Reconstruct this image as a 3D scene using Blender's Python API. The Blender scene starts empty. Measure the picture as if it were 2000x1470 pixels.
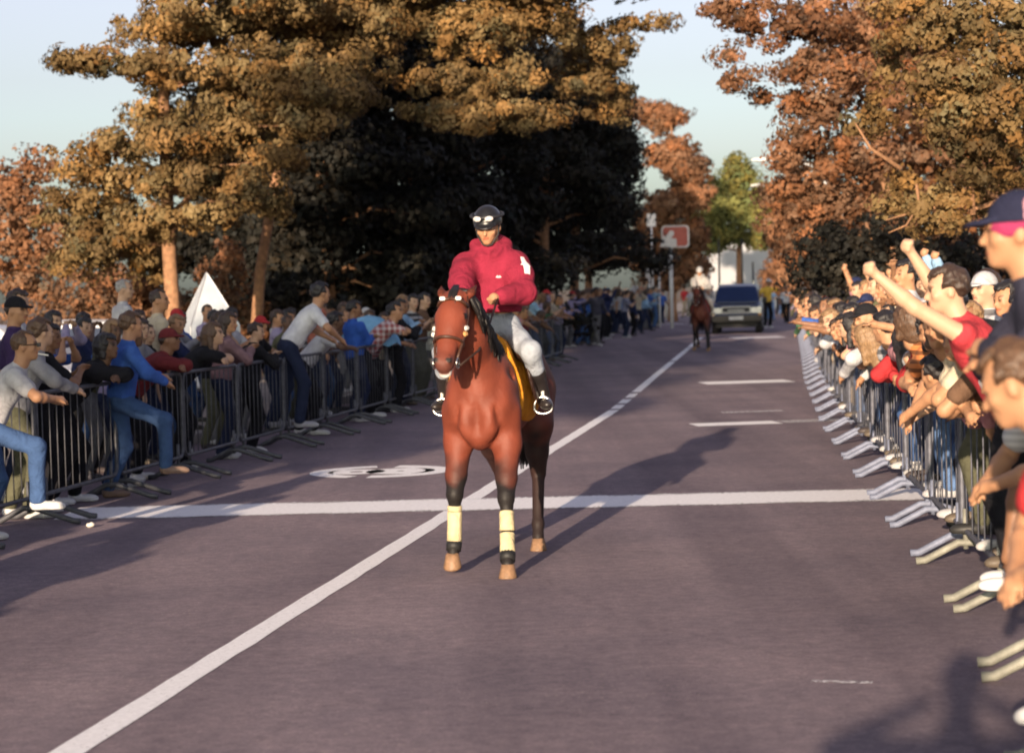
import bpy, math, random
import numpy as np
from mathutils import Matrix, Vector

rad = math.radians
SC = bpy.context.scene
COL = SC.collection

# ---------------------------------------------------------------- camera
CAM_H = 1.85
cam_data = bpy.data.cameras.new("camera")
cam = bpy.data.objects.new("camera", cam_data)
COL.objects.link(cam)
cam_data.sensor_width = 36.0
cam_data.lens = 75.6
cam_data.clip_start = 0.1
cam_data.clip_end = 3000
CAM_M = (Matrix.Translation((0, 0, CAM_H)) @ Matrix.Rotation(rad(90 - 2.318), 4, 'X')
         @ Matrix.Rotation(-0.026, 4, 'Z'))
cam.matrix_world = CAM_M
cam_data.dof.use_dof = True
cam_data.dof.focus_distance = 15.5
cam_data.dof.aperture_fstop = 2.9
SC.camera = cam

# ---------------------------------------------------------------- sky and sun
SUN_EL, SUN_AZ = 10.3, 12.9           # light travels this way: degrees down, degrees right of +Y
world = bpy.data.worlds.new("World")
SC.world = world
world.use_nodes = True
wn = world.node_tree
bg = wn.nodes['Background']
sky = wn.nodes.new('ShaderNodeTexSky')
sky.sky_type = 'NISHITA'
sky.sun_disc = False
sky.sun_elevation = rad(SUN_EL)
sky.sun_rotation = rad(180 + SUN_AZ)
sky.air_density = 1.0
sky.dust_density = 2.0
sky.ozone_density = 2.2
hsv = wn.nodes.new('ShaderNodeHueSaturation')      # thin veil over the whole sky
hsv.inputs['Saturation'].default_value = 0.5
hsv.inputs['Hue'].default_value = 0.555
wn.links.new(sky.outputs[0], hsv.inputs['Color'])
wn.links.new(hsv.outputs[0], bg.inputs[0])
bg.inputs[1].default_value = 0.095
sun_data = bpy.data.lights.new("sun", 'SUN')
sun_data.energy = 4.4
sun_data.angle = rad(0.55)
sun_data.color = (1.0, 0.78, 0.57)
sun = bpy.data.objects.new("sun", sun_data)
COL.objects.link(sun)
sun.location = (-10, -40, 20)
e, a = rad(SUN_EL), rad(SUN_AZ)
sun_dir = Vector((math.sin(a) * math.cos(e), math.cos(a) * math.cos(e), -math.sin(e)))
sun.rotation_euler = sun_dir.to_track_quat('-Z', 'Y').to_euler()

SC.render.engine = 'CYCLES'
SC.cycles.use_denoising = True
SC.cycles.filter_width = 1.9
SC.cycles.max_bounces = 6
SC.cycles.diffuse_bounces = 3
SC.cycles.transparent_max_bounces = 8
SC.view_settings.view_transform = 'Standard'
SC.view_settings.look = 'None'
SC.view_settings.gamma = 1.0
SC.view_settings.exposure = 1.25

# ---------------------------------------------------------------- placing helpers
CAM_R = np.array(CAM_M.to_3x3())
FPX = 4200.0


def at(px, py, Y):
    """World point seen at photo pixel (px, py) at distance Y along the street."""
    d = CAM_R @ np.array([(px - 1000) / FPX, (735 - py) / FPX, -1.0])
    k = Y / d[1]
    return Vector((d[0] * k, Y, CAM_H + d[2] * k))


def ground_x(px, Y):
    hy = 565 - 0.026 * (px - 1000)
    return at(px, hy + FPX * CAM_H / Y, Y).x


TH = math.atan(0.135)                 # the road runs a little to the right
RU = Vector((math.sin(TH), math.cos(TH), 0))
RR = Vector((math.cos(TH), -math.sin(TH), 0))
R0 = Vector((-3.06, 0, 0))


def road(s, t, z=0.0):
    p = R0 + RU * s + RR * t
    return Vector((p.x, p.y, z))


# ---------------------------------------------------------------- object helpers
def tag(o, label=None, cat=None, group=None, kind=None):
    if label: o['label'] = label
    if cat: o['category'] = cat
    if group: o['group'] = group
    if kind: o['kind'] = kind
    return o


def empty(name, loc=(0, 0, 0), rz=0.0, scale=1.0):
    o = bpy.data.objects.new(name, None)
    o.empty_display_size = 0.1
    COL.objects.link(o)
    o.location = loc
    o.rotation_euler = (0, 0, rz)
    o.scale = (scale,) * 3
    return o


def link(name, mesh, mat=None, parent=None, mw=None):
    o = bpy.data.objects.new(name, mesh)
    COL.objects.link(o)
    if mat is not None:
        if not mesh.materials:
            mesh.materials.append(None)
        o.material_slots[0].link = 'OBJECT'
        o.material_slots[0].material = mat
    if parent is not None:
        o.parent = parent
    if mw is not None:
        o.matrix_local = mw
    return o


def mesh_from(name, V, Fc, smooth=True, cols=None):
    me = bpy.data.meshes.new(name)
    V = np.asarray(V, dtype=np.float32)
    if isinstance(Fc, np.ndarray) and Fc.ndim == 2:
        n, k = Fc.shape
        me.vertices.add(len(V))
        me.vertices.foreach_set('co', V.ravel())
        me.loops.add(n * k)
        me.loops.foreach_set('vertex_index', Fc.ravel().astype(np.int32))
        me.polygons.add(n)
        me.polygons.foreach_set('loop_start', np.arange(n, dtype=np.int32) * k)
        me.update(calc_edges=True)
    else:
        me.from_pydata([tuple(v) for v in V], [], [tuple(f) for f in Fc])
        me.update()
    if smooth:
        me.polygons.foreach_set('use_smooth', np.ones(len(me.polygons), dtype=bool))
    if cols is not None:
        at_ = me.color_attributes.new('Col', 'FLOAT_COLOR', 'POINT')
        c4 = np.ones((len(V), 4), dtype=np.float32)
        c4[:, :3] = cols
        at_.data.foreach_set('color', c4.ravel())
    return me


class MB:
    """Collects boxes, tubes and polygons into one mesh."""
    def __init__(self):
        self.v, self.f = [], []

    def add(self, V, Fc):
        b = len(self.v)
        self.v += [tuple(p) for p in V]
        self.f += [tuple(i + b for i in f) for f in Fc]
        return self

    def box(self, c, s, R=None, taper=1.0):
        P = []
        for z in (-1, 1):
            k = taper if z > 0 else 1.0
            for x, y in ((-1, -1), (1, -1), (1, 1), (-1, 1)):
                p = Vector((x * s[0] / 2 * k, y * s[1] / 2 * k, z * s[2] / 2))
                if R is not None: p = R @ p
                P.append(p + Vector(c))
        return self.add(P, [(3, 2, 1, 0), (4, 5, 6, 7), (0, 1, 5, 4), (1, 2, 6, 5), (2, 3, 7, 6), (3, 0, 4, 7)])

    def tube(self, pts, r, n=8, cap=True):
        pts = [Vector(p) for p in pts]
        rs = r if isinstance(r, (list, tuple)) else [r] * len(pts)
        rings = []
        ref = None
        for i, p in enumerate(pts):
            d = (pts[min(i + 1, len(pts) - 1)] - pts[max(i - 1, 0)]).normalized()
            if ref is None:
                ref = Vector((0, 0, 1)) if abs(d.z) < 0.9 else Vector((1, 0, 0))
            u = d.cross(ref).normalized()
            w = u.cross(d).normalized()
            ref = w
            rings.append([p + (u * math.cos(2 * math.pi * k / n) + w * math.sin(2 * math.pi * k / n)) * rs[i] for k in range(n)])
        V = [q for ring in rings for q in ring]
        Fc = []
        for i in range(len(rings) - 1):
            for k in range(n):
                a0, a1 = i * n + k, i * n + (k + 1) % n
                Fc.append((a0, a0 + n, a1 + n, a1))
        if cap:
            Fc.append(tuple(range(n)))
            Fc.append(tuple(reversed(range((len(rings) - 1) * n, len(rings) * n))))
        return self.add(V, Fc)

    def prism(self, poly, depth, M=None):
        """Polygon in XZ extruded along Y."""
        n = len(poly)
        V = [Vector((x, -depth / 2, z)) for x, z in poly] + [Vector((x, depth / 2, z)) for x, z in poly]
        if M is not None: V = [M @ v for v in V]
        Fc = [tuple(range(n)), tuple(reversed(range(n, 2 * n)))]
        Fc += [(i, i + n, (i + 1) % n + n, (i + 1) % n) for i in range(n)]
        return self.add(V, Fc)

    def mesh(self, name, smooth=False, bevel=0.0):
        me = bpy.data.meshes.new(name)
        me.from_pydata(self.v, [], self.f)
        me.update()
        if bevel:
            import bmesh
            bm = bmesh.new(); bm.from_mesh(me)
            bmesh.ops.bevel(bm, geom=bm.edges[:], offset=bevel, segments=2, affect='EDGES')
            bm.to_mesh(me); bm.free()
        if smooth:
            me.polygons.foreach_set('use_smooth', np.ones(len(me.polygons), dtype=bool))
        return me

    def build(self, name, mat, parent=None, smooth=False, bevel=0.0):
        return link(name, self.mesh(name, smooth, bevel), mat, parent)


# ---------------------------------------------------------------- materials
MATS = {}


def nodes_of(name):
    m = bpy.data.materials.new(name)
    m.use_nodes = True
    nt = m.node_tree
    return m, nt, nt.nodes['Principled BSDF']


def noise(nt, scale, detail=3.0, rough=0.55, coord='Object'):
    tc = nt.nodes.new('ShaderNodeTexCoord')
    n = nt.nodes.new('ShaderNodeTexNoise')
    n.inputs['Scale'].default_value = scale
    n.inputs['Detail'].default_value = detail
    n.inputs['Roughness'].default_value = rough
    nt.links.new(tc.outputs[coord], n.inputs['Vector'])
    return n


def ramp(nt, src, stops):
    r = nt.nodes.new('ShaderNodeValToRGB')
    r.color_ramp.elements[0].position, r.color_ramp.elements[1].position = stops[0][0], stops[-1][0]
    r.color_ramp.elements[0].color = tuple(stops[0][1]) + (1,)
    r.color_ramp.elements[1].color = tuple(stops[-1][1]) + (1,)
    for p, c in stops[1:-1]:
        el = r.color_ramp.elements.new(p)
        el.color = tuple(c) + (1,)
    nt.links.new(src, r.inputs[0])
    return r


def bump(nt, b, src, strength=0.3, dist=0.01):
    bn = nt.nodes.new('ShaderNodeBump')
    bn.inputs['Strength'].default_value = strength
    bn.inputs['Distance'].default_value = dist
    nt.links.new(src, bn.inputs['Height'])
    nt.links.new(bn.outputs[0], b.inputs['Normal'])


def mat(name, c, rough=0.6, metal=0.0, var=0.18, scale=6.0, bumpy=0.0, spec=0.4):
    """A plain surface with a little uneven colour and relief."""
    key = (name, tuple(c))
    if key in MATS: return MATS[key]
    m, nt, b = nodes_of(name)
    n = noise(nt, scale, 5)
    r = ramp(nt, n.outputs[0], [(0.3, [x * (1 - var) for x in c]), (0.7, [min(1, x * (1 + var)) for x in c])])
    nt.links.new(r.outputs[0], b.inputs['Base Color'])
    b.inputs['Roughness'].default_value = rough
    b.inputs['Metallic'].default_value = metal
    b.inputs['Specular IOR Level'].default_value = spec
    if bumpy: bump(nt, b, n.outputs[0], bumpy, 0.02)
    MATS[key] = m
    return m


def cloth(c, name='cloth'):
    key = (name, tuple(c))
    if key in MATS: return MATS[key]
    m, nt, b = nodes_of(name)
    n = noise(nt, 9.0, 5)
    r = ramp(nt, n.outputs[0], [(0.3, [x * 0.8 for x in c]), (0.7, [min(1, x * 1.15) for x in c])])
    nt.links.new(r.outputs[0], b.inputs['Base Color'])
    b.inputs['Roughness'].default_value = 0.9
    b.inputs['Specular IOR Level'].default_value = 0.15
    w = noise(nt, 7.0, 5, .6)                 # soft folds
    w.inputs['Distortion'].default_value = 1.4
    bump(nt, b, w.outputs[0], 0.75, 0.035)
    MATS[key] = m
    return m


def attr_mat(name, base, rough=0.6, spec=0.3, bump_scale=0, bump_str=0.2, sss=0.0):
    """Base colour times the mesh's own colour attribute (lips, coat markings, leaf tints)."""
    key = (name, tuple(base))
    if key in MATS: return MATS[key]
    m, nt, b = nodes_of(name)
    at_ = nt.nodes.new('ShaderNodeAttribute')
    at_.attribute_name = 'Col'
    mx = nt.nodes.new('ShaderNodeMix')
    mx.data_type = 'RGBA'; mx.blend_type = 'MULTIPLY'
    mx.inputs['Factor'].default_value = 1.0
    mx.inputs[6].default_value = tuple(base) + (1,)
    nt.links.new(at_.outputs['Color'], mx.inputs[7])
    nt.links.new(mx.outputs[2], b.inputs['Base Color'])
    b.inputs['Roughness'].default_value = rough
    b.inputs['Specular IOR Level'].default_value = spec
    if bump_scale:
        n = noise(nt, bump_scale, 3)
        bump(nt, b, n.outputs[0], bump_str, 0.01)
    MATS[key] = m
    return m
# ---------------------------------------------------------------- smooth solid modelling (bodies, cloth, horses)
def rotm(rx=0, ry=0, rz=0):
    return np.array(Matrix.Rotation(rad(rz), 3, 'Z') @ Matrix.Rotation(rad(ry), 3, 'Y') @ Matrix.Rotation(rad(rx), 3, 'X'))


class Solid:
    def __init__(self, lo, hi, h):
        self.lo = np.array(lo, dtype=np.float32)
        self.h = h
        self.n = np.ceil((np.array(hi) - self.lo) / h).astype(int) + 1
        self.f = np.full(self.n, 1.0, dtype=np.float32)

    def _sub(self, lo, hi):
        i0 = np.maximum(np.floor((lo - self.lo) / self.h).astype(int), 0)
        i1 = np.minimum(np.ceil((hi - self.lo) / self.h).astype(int) + 1, self.n)
        if np.any(i1 <= i0): return None
        ax = [self.lo[k] + self.h * np.arange(i0[k], i1[k], dtype=np.float32) for k in range(3)]
        return (slice(i0[0], i1[0]), slice(i0[1], i1[1]), slice(i0[2], i1[2])), np.meshgrid(*ax, indexing='ij')

    def _join(self, sl, d, k):
        f = self.f[sl]
        if k <= 0:
            self.f[sl] = np.minimum(f, d)
        else:
            hh = np.maximum(k - np.abs(f - d), 0) / k
            self.f[sl] = np.minimum(f, d) - hh * hh * k * 0.25

    def cone(self, a, b, ra, rb, k=0.03, sx=1.0):
        """Tapered limb from a to b; sx < 1 makes it narrower across X."""
        a, b = np.array(a, dtype=np.float32), np.array(b, dtype=np.float32)
        m = max(ra, rb) + k + self.h * 2
        s = self._sub(np.minimum(a, b) - m, np.maximum(a, b) + m)
        if s is None: return self
        sl, (X, Y, Z) = s
        d = b - a
        L2 = float(d @ d) + 1e-9
        px, py, pz = X - a[0], Y - a[1], Z - a[2]
        t = np.clip((px * d[0] + py * d[1] + pz * d[2]) / L2, 0, 1)
        qx = (px - t * d[0]) / sx
        q = np.sqrt(qx * qx + (py - t * d[1]) ** 2 + (pz - t * d[2]) ** 2) - (ra + (rb - ra) * t)
        self._join(sl, q * min(1.0, sx ** 0.5), k)
        return self

    def ball(self, c, r, R=None, k=0.03, cut=False):
        c, r = np.array(c, dtype=np.float32), np.array(r if hasattr(r, '__len__') else (r, r, r), dtype=np.float32)
        m = float(r.max()) + k + self.h * 2
        s = self._sub(c - m, c + m)
        if s is None: return self
        sl, (X, Y, Z) = s
        p = [X - c[0], Y - c[1], Z - c[2]]
        if R is not None:
            p = [R[0, i] * p[0] + R[1, i] * p[1] + R[2, i] * p[2] for i in range(3)]
        q = np.sqrt((p[0] / r[0]) ** 2 + (p[1] / r[1]) ** 2 + (p[2] / r[2]) ** 2)
        g = np.sqrt((p[0] / r[0] ** 2) ** 2 + (p[1] / r[1] ** 2) ** 2 + (p[2] / r[2] ** 2) ** 2) + 1e-6
        d = q * (q - 1) / g
        if cut:
            f = self.f[sl]
            self.f[sl] = np.maximum(f, -d) + (np.maximum(k - np.abs(f + d), 0) ** 2 * .25 / k if k > 0 else 0)
        else:
            self._join(sl, d, k)
        return self

    def grid(self):
        return np.meshgrid(*[self.lo[k] + self.h * np.arange(self.n[k], dtype=np.float32) for k in range(3)], indexing='ij')

    def wrinkle(self, amp, freq, seed=0):
        X, Y, Z = self.grid()
        r = np.random.RandomState(seed)
        w = 0
        for i in range(5):
            d = r.normal(size=3); d /= np.linalg.norm(d)
            w = w + np.sin((X * d[0] + Y * d[1] + Z * d[2]) * freq * (0.7 + 0.3 * i) + r.rand() * 6.28)
        self.f += (amp * w / 2).astype(np.float32)
        return self

    def mesh(self):
        """Surface nets."""
        f = self.f
        s = f < 0
        nx, ny, nz = [int(v) - 1 for v in self.n]
        cnt = np.zeros((nx, ny, nz), dtype=np.int8)
        for dx in (0, 1):
            for dy in (0, 1):
                for dz in (0, 1):
                    cnt += s[dx:nx + dx, dy:ny + dy, dz:nz + dz]
        act = (cnt > 0) & (cnt < 8)
        I, J, K = np.nonzero(act)
        idx = np.full((nx, ny, nz), -1, dtype=np.int32)
        idx[I, J, K] = np.arange(len(I))
        acc = np.zeros((len(I), 3), dtype=np.float32)
        num = np.zeros(len(I), dtype=np.float32)
        C = [(x, y, z) for x in (0, 1) for y in (0, 1) for z in (0, 1)]
        for p in C:
            for ax in range(3):
                if p[ax]: continue
                q = list(p); q[ax] = 1
                a = f[I + p[0], J + p[1], K + p[2]]
                b = f[I + q[0], J + q[1], K + q[2]]
                m = (a < 0) != (b < 0)
                t = np.where(m, a / np.where(m, a - b, 1), 0)
                for c in range(3):
                    acc[:, c] += np.where(m, p[c] + (t if c == ax else 0), 0)
                num += m
        V = acc / num[:, None] + np.stack([I, J, K], 1)
        V = self.lo + V * self.h
        Q = []
        for ax in range(3):
            b, c = (ax + 1) % 3, (ax + 2) % 3
            sl0 = [slice(None)] * 3; sl1 = [slice(None)] * 3
            sl0[ax] = slice(0, -1); sl1[ax] = slice(1, None)
            ch = s[tuple(sl0)] != s[tuple(sl1)]
            P = np.stack(np.nonzero(ch), 1)
            ok = (P[:, b] > 0) & (P[:, c] > 0) & (P[:, b] < self.n[b] - 1) & (P[:, c] < self.n[c] - 1)
            P = P[ok]
            def cell(db, dc):
                q = P.copy(); q[:, b] += db; q[:, c] += dc
                return idx[q[:, 0], q[:, 1], q[:, 2]]
            quad = np.stack([cell(-1, -1), cell(0, -1), cell(0, 0), cell(-1, 0)], 1)
            inside = s[P[:, 0], P[:, 1], P[:, 2]]
            quad[~inside] = quad[~inside][:, ::-1]
            Q.append(quad)
        return V, np.concatenate(Q).astype(np.int32)


def ik(a, c, l1, l2, hint):
    """Middle joint of a two-bone limb from a towards c; returns (joint, reached end)."""
    a, c, hint = np.array(a, float), np.array(c, float), np.array(hint, float)
    d = c - a
    L = np.linalg.norm(d)
    if L > (l1 + l2) * 0.995:
        d *= (l1 + l2) * 0.995 / L; L = (l1 + l2) * 0.995
        c = a + d
    u = d / L
    x = (l1 * l1 - l2 * l2 + L * L) / (2 * L)
    h = math.sqrt(max(l1 * l1 - x * x, 0))
    w = hint - (hint @ u) * u
    w /= np.linalg.norm(w) + 1e-9
    return a + u * x + w * h, c
# ---------------------------------------------------------------- people
SKIN = {'pale': (0.42, 0.26, 0.17), 'tan': (0.36, 0.19, 0.105), 'brown': (0.20, 0.10, 0.055), 'dark': (0.11, 0.058, 0.035)}


def skin(k):
    return attr_mat('skin_' + k, SKIN[k], 0.55, 0.35, 60, 0.08)


HAIRC = {'black': (0.012, 0.010, 0.011), 'dark brown': (0.035, 0.020, 0.014), 'brown': (0.075, 0.040, 0.022), 'fair': (0.20, 0.12, 0.06), 'grey': (0.25, 0.24, 0.23)}


def hair_mat(k):
    key = ('hair', k)
    if key in MATS: return MATS[key]
    m, nt, b = nodes_of('hair_' + k.replace(' ', '_'))
    c = HAIRC[k]
    tc = nt.nodes.new('ShaderNodeTexCoord')
    mp = nt.nodes.new('ShaderNodeMapping')
    mp.inputs['Scale'].default_value = (60, 60, 6)
    n = nt.nodes.new('ShaderNodeTexNoise')
    n.inputs['Scale'].default_value = 3
    nt.links.new(tc.outputs['Object'], mp.inputs[0]); nt.links.new(mp.outputs[0], n.inputs['Vector'])
    r = ramp(nt, n.outputs[0], [(0.3, [x * 0.6 for x in c]), (0.7, [x * 1.5 for x in c])])
    nt.links.new(r.outputs[0], b.inputs['Base Color'])
    b.inputs['Roughness'].default_value = 0.5
    bump(nt, b, n.outputs[0], 0.6, 0.01)
    MATS[key] = m
    return m


def pattern_cloth(name, a, b, kind, scale=30):
    m, nt, bs = nodes_of(name)
    tc = nt.nodes.new('ShaderNodeTexCoord')
    sp = nt.nodes.new('ShaderNodeSeparateXYZ'); nt.links.new(tc.outputs['Object'], sp.inputs[0])
    def wave(ax):
        mu = nt.nodes.new('ShaderNodeMath'); mu.operation = 'MULTIPLY'; mu.inputs[1].default_value = scale
        nt.links.new(sp.outputs[ax], mu.inputs[0])
        si = nt.nodes.new('ShaderNodeMath'); si.operation = 'SINE'; nt.links.new(mu.outputs[0], si.inputs[0])
        g = nt.nodes.new('ShaderNodeMath'); g.operation = 'GREATER_THAN'; g.inputs[1].default_value = .1
        nt.links.new(si.outputs[0], g.inputs[0]); return g.outputs[0]
    f = wave('Z')
    if kind == 'check':
        ad = nt.nodes.new('ShaderNodeMath'); ad.operation = 'ADD'
        nt.links.new(f, ad.inputs[0]); nt.links.new(wave('Y'), ad.inputs[1])
        h = nt.nodes.new('ShaderNodeMath'); h.operation = 'MULTIPLY'; h.inputs[1].default_value = .5; nt.links.new(ad.outputs[0], h.inputs[0]); f = h.outputs[0]
    r = ramp(nt, f, [(0, a), (1, b)])
    nt.links.new(r.outputs[0], bs.inputs['Base Color']); bs.inputs['Roughness'].default_value = .9
    return m


class Pose:
    """Facing +Y, feet on z = 0; hands and feet are targets, joints follow."""
    def __init__(s, lean=0, side=0, twist=0, yaw=0, pitch=0, roll=0, pel=(0, 0, 0.93), hl=None, hr=None, fl=(-.11, 0, 0), fr=(.11, 0, 0),
                 fyl=8, fyr=-8, fist=False, el=(-.5, -.8, -.4), er=(.5, -.8, -.4), kl=(-.1, 1, 0), kr=(.1, 1, 0), toe=0):
        A = np.array
        s.P = A(pel, float)
        s.Rt = rotm(0, 0, twist) @ rotm(0, side, 0) @ rotm(-lean, 0, 0)
        s.u, s.r, s.w = s.Rt[:, 2], s.Rt[:, 0], s.Rt[:, 1]
        s.C = s.P + s.u * 0.47
        s.Rh = rotm(0, 0, yaw) @ rotm(0, roll, 0) @ rotm(-pitch, 0, 0)
        s.N = s.C + s.u * 0.075
        s.H = s.N + 0.6 * s.u * 0.06 + s.Rh @ A([0, 0.03, 0.115])
        s.sh = {-1: s.C - s.r * 0.175 - s.u * 0.03, 1: s.C + s.r * 0.175 - s.u * 0.03}
        s.hip = {-1: s.P - s.r * 0.09 - s.u * 0.03, 1: s.P + s.r * 0.09 - s.u * 0.03}
        hl = A(hl, float) if hl is not None else s.sh[-1] + A([-.10, .04, -.53])
        hr = A(hr, float) if hr is not None else s.sh[1] + A([.10, .04, -.53])
        s.el, s.hand = {}, {}
        s.el[-1], s.hand[-1] = ik(s.sh[-1], hl, 0.285, 0.255, el)
        s.el[1], s.hand[1] = ik(s.sh[1], hr, 0.285, 0.255, er)
        s.kn, s.an = {}, {}
        for k, ft, hint in ((-1, fl, kl), (1, fr, kr)):
            s.kn[k], s.an[k] = ik(s.hip[k], A(ft, float) + A([0, -.03, .085]), 0.43, 0.42, hint)
        s.fy = {-1: fyl, 1: fyr}
        s.fist = fist
        s.pts = np.array([s.H, s.C, s.P, *s.el.values(), *s.hand.values(), *s.kn.values(), *s.an.values()])

    def solid(s, h, pad=0.2):
        return Solid(s.pts.min(0) - pad, s.pts.max(0) + pad, h)

    def body(s, h=0.013):
        S = s.solid(h)
        Rh, H = s.Rh, s.H
        p = lambda x, y, z: H + Rh @ np.array([x, y, z])
        # skull, jaw, face
        S.ball(p(0, -.012, .028), (.075, .093, .087), Rh)
        S.ball(p(0, .022, -.045), (.055, .066, .066), Rh, 0.04)
        S.ball(p(0, .068, -.088), (.024, .022, .020), Rh, 0.03)
        S.cone(p(0, .084, .012), p(0, .106, -.026), .009, .014, 0.015)
        S.ball(p(0, .074, .030), (.050, .016, .013), Rh, 0.02)
        S.ball(p(0, .083, -.058), (.024, .014, .014), Rh, 0.012)
        for k in (-1, 1):
            S.ball(p(k * .030, .096, .010), (.016, .014, .009), Rh, 0, cut=True)
            S.ball(p(k * .030, .078, .010), (.013, .012, .011), Rh, 0.004)
            S.ball(p(k * .079, -.012, -.010), (.010, .021, .032), Rh, 0.008)
            S.ball(p(k * .042, .060, -.020), (.022, .02, .02), Rh, 0.02)
        S.cone(s.C - s.u * .02, s.N + s.u * .02, .062, .055, 0.03)
        S.cone(s.N + s.u * .02, p(0, -.02, -.03), .055, .056, 0.03)
        # trunk kept slim under the clothes
        S.ball(s.P + s.u * .03, (.140, .095, .12), s.Rt, 0.05)
        S.ball(s.P + s.u * .20, (.125, .085, .17), s.Rt, 0.05)
        S.ball(s.P + s.u * .36, (.150, .092, .15), s.Rt, 0.05)
        S.cone(s.sh[-1], s.sh[1], .050, .050, 0.04)
        for k in (-1, 1):
            S.cone(s.sh[k], s.el[k], .051, .040, 0.03)
            w = s.hand[k]
            S.cone(s.el[k], s.el[k] + (w - s.el[k]) * .3, .041, .041, 0.02)
            S.cone(s.el[k] + (w - s.el[k]) * .3, w, .041, .026, 0.02)
            S.cone(s.hip[k], s.kn[k], .070, .044, 0.03)
            S.cone(s.kn[k], s.kn[k] + (s.an[k] - s.kn[k]) * .35, .044, .042, 0.02)
            S.cone(s.kn[k] + (s.an[k] - s.kn[k]) * .35, s.an[k], .042, .034, 0.02)
            s._hand(S, k)
        V, Q = S.mesh()
        # eyes, brows, lips tinted on the skin
        L = (V - H) @ Rh
        c = np.ones((len(V), 3), dtype=np.float32)
        def spot(x, y, z, rx, ry, rz, col):
            q = ((L[:, 0] - x) / rx) ** 2 + ((L[:, 1] - y) / ry) ** 2 + ((L[:, 2] - z) / rz) ** 2
            c[q < 1] = col
        for k in (-1, 1):
            spot(k * .031, .085, .010, .017, .03, .0085, (.14, .12, .13))
            spot(k * .031, .085, .031, .022, .03, .007, (.30, .26, .25))
        spot(0, .09, -.058, .026, .03, .009, (.75, .42, .42))
        return V, Q, c

    def _hand(s, S, k):
        w = s.hand[k]
        d = w - s.el[k]; d /= np.linalg.norm(d)
        ref = s.u if abs(d @ s.u) < 0.9 else s.w
        side = np.cross(d, ref); side /= np.linalg.norm(side)
        nrm = np.cross(side, d)
        if s.fist:
            S.ball(w + d * .045, .036, None, 0.02)
            for i in range(4):
                o = side * (.027 - .018 * i)
                S.cone(w + d * .075 + o - nrm * .004, w + d * .05 + o - nrm * .036, .0115, .011, 0.006)
            S.cone(w + d * .03 + side * .032, w + d * .062 + side * .018 - nrm * .036, .012, .011, 0.006)
            return
        S.cone(w, w + d * .07, .026, .030, 0.015, 1.0)
        for i in range(4):
            o = side * (.026 - .0175 * i)
            ln = (.066, .076, .070, .054)[i]
            m = w + d * (.075 + ln * .5) + o * 1.15 - nrm * .006
            S.cone(w + d * .06 + o, m, .0105, .0098, 0.006)
            S.cone(m, m + d * ln * .42 - nrm * .018, .0098, .0085, 0.004)
        m = w + d * .05 + side * .045 - nrm * .008
        S.cone(w + d * .018 + side * .018, m, .0135, .0115, 0.008)
        S.cone(m, m + d * .035 + side * .010 - nrm * .008, .0115, .0095, 0.004)

    def shirt(s, sleeve='short', h=0.014, loose=1.0, hood=False, hem=0.0, seed=0):
        S = s.solid(h)
        g = loose
        S.ball(s.P + s.u * (.06 - hem), (.165 * g, .122 * g, .13), s.Rt, 0.05)
        S.ball(s.P + s.u * .20, (.152 * g, .115 * g, .18), s.Rt, 0.06)
        S.ball(s.P + s.u * .36, (.176, .122, .16), s.Rt, 0.06)
        S.cone(s.sh[-1], s.sh[1], .068, .068, 0.05)
        S.cone(s.C, s.N - s.u * .012, .085, .066, 0.04)
        for k in (-1, 1):
            sh, e, w = s.sh[k], s.el[k], s.hand[k]
            if sleeve == 'none':
                continue
            if sleeve == 'short':
                S.cone(sh, sh + (e - sh) * .62, .066, .064, 0.04)
            else:
                S.cone(sh, e, .068 * g, .058 * g, 0.04)
                S.cone(e, w - (w - e) * .04, .058 * g, .043 * g, 0.03)
        if hood:
            S.ball(s.N - s.w * .075 - s.u * .005, (.125, .085, .075), s.Rt, 0.04)
            for k in (-1, 1):
                S.cone(s.N + s.r * k * .085 - s.w * .04 + s.u * .01, s.C + s.r * k * .045 + s.w * .095 + s.u * .03, .042, .030, 0.03)
        S.wrinkle(.0045 * g, 26, seed + 3)
        # open at the hem and neck
        X, Y, Z = S.grid()
        dh = (s.P[0] + s.u[0] * (-.06 - hem) - X) * s.u[0] + (s.P[1] + s.u[1] * (-.06 - hem) - Y) * s.u[1] + (s.P[2] + s.u[2] * (-.06 - hem) - Z) * s.u[2]
        near = ((X - s.P[0]) ** 2 + (Y - s.P[1]) ** 2 + (Z - s.P[2]) ** 2) < 0.09
        S.f = np.where(near, np.maximum(S.f, dh), S.f)
        return S.mesh()

    def trousers(s, kind='long', h=0.015, seed=0, loose=1.0):
        S = s.solid(h)
        S.ball(s.P + s.u * .01, (.160, .116, .115), s.Rt, 0.05)
        for k in (-1, 1):
            if kind == 'long':
                S.cone(s.hip[k], s.kn[k], .092 * loose, .070 * loose, 0.035)
                S.cone(s.kn[k], s.an[k] - (s.an[k] - s.kn[k]) * .02, .070 * loose, .062 * loose, 0.03)
            elif kind == 'shorts':
                S.cone(s.hip[k], s.kn[k] - (s.kn[k] - s.hip[k]) * .06, .096 * loose, .092 * loose, 0.035)
        S.wrinkle(.0032, 24, seed + 8)
        return S.mesh()


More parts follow.
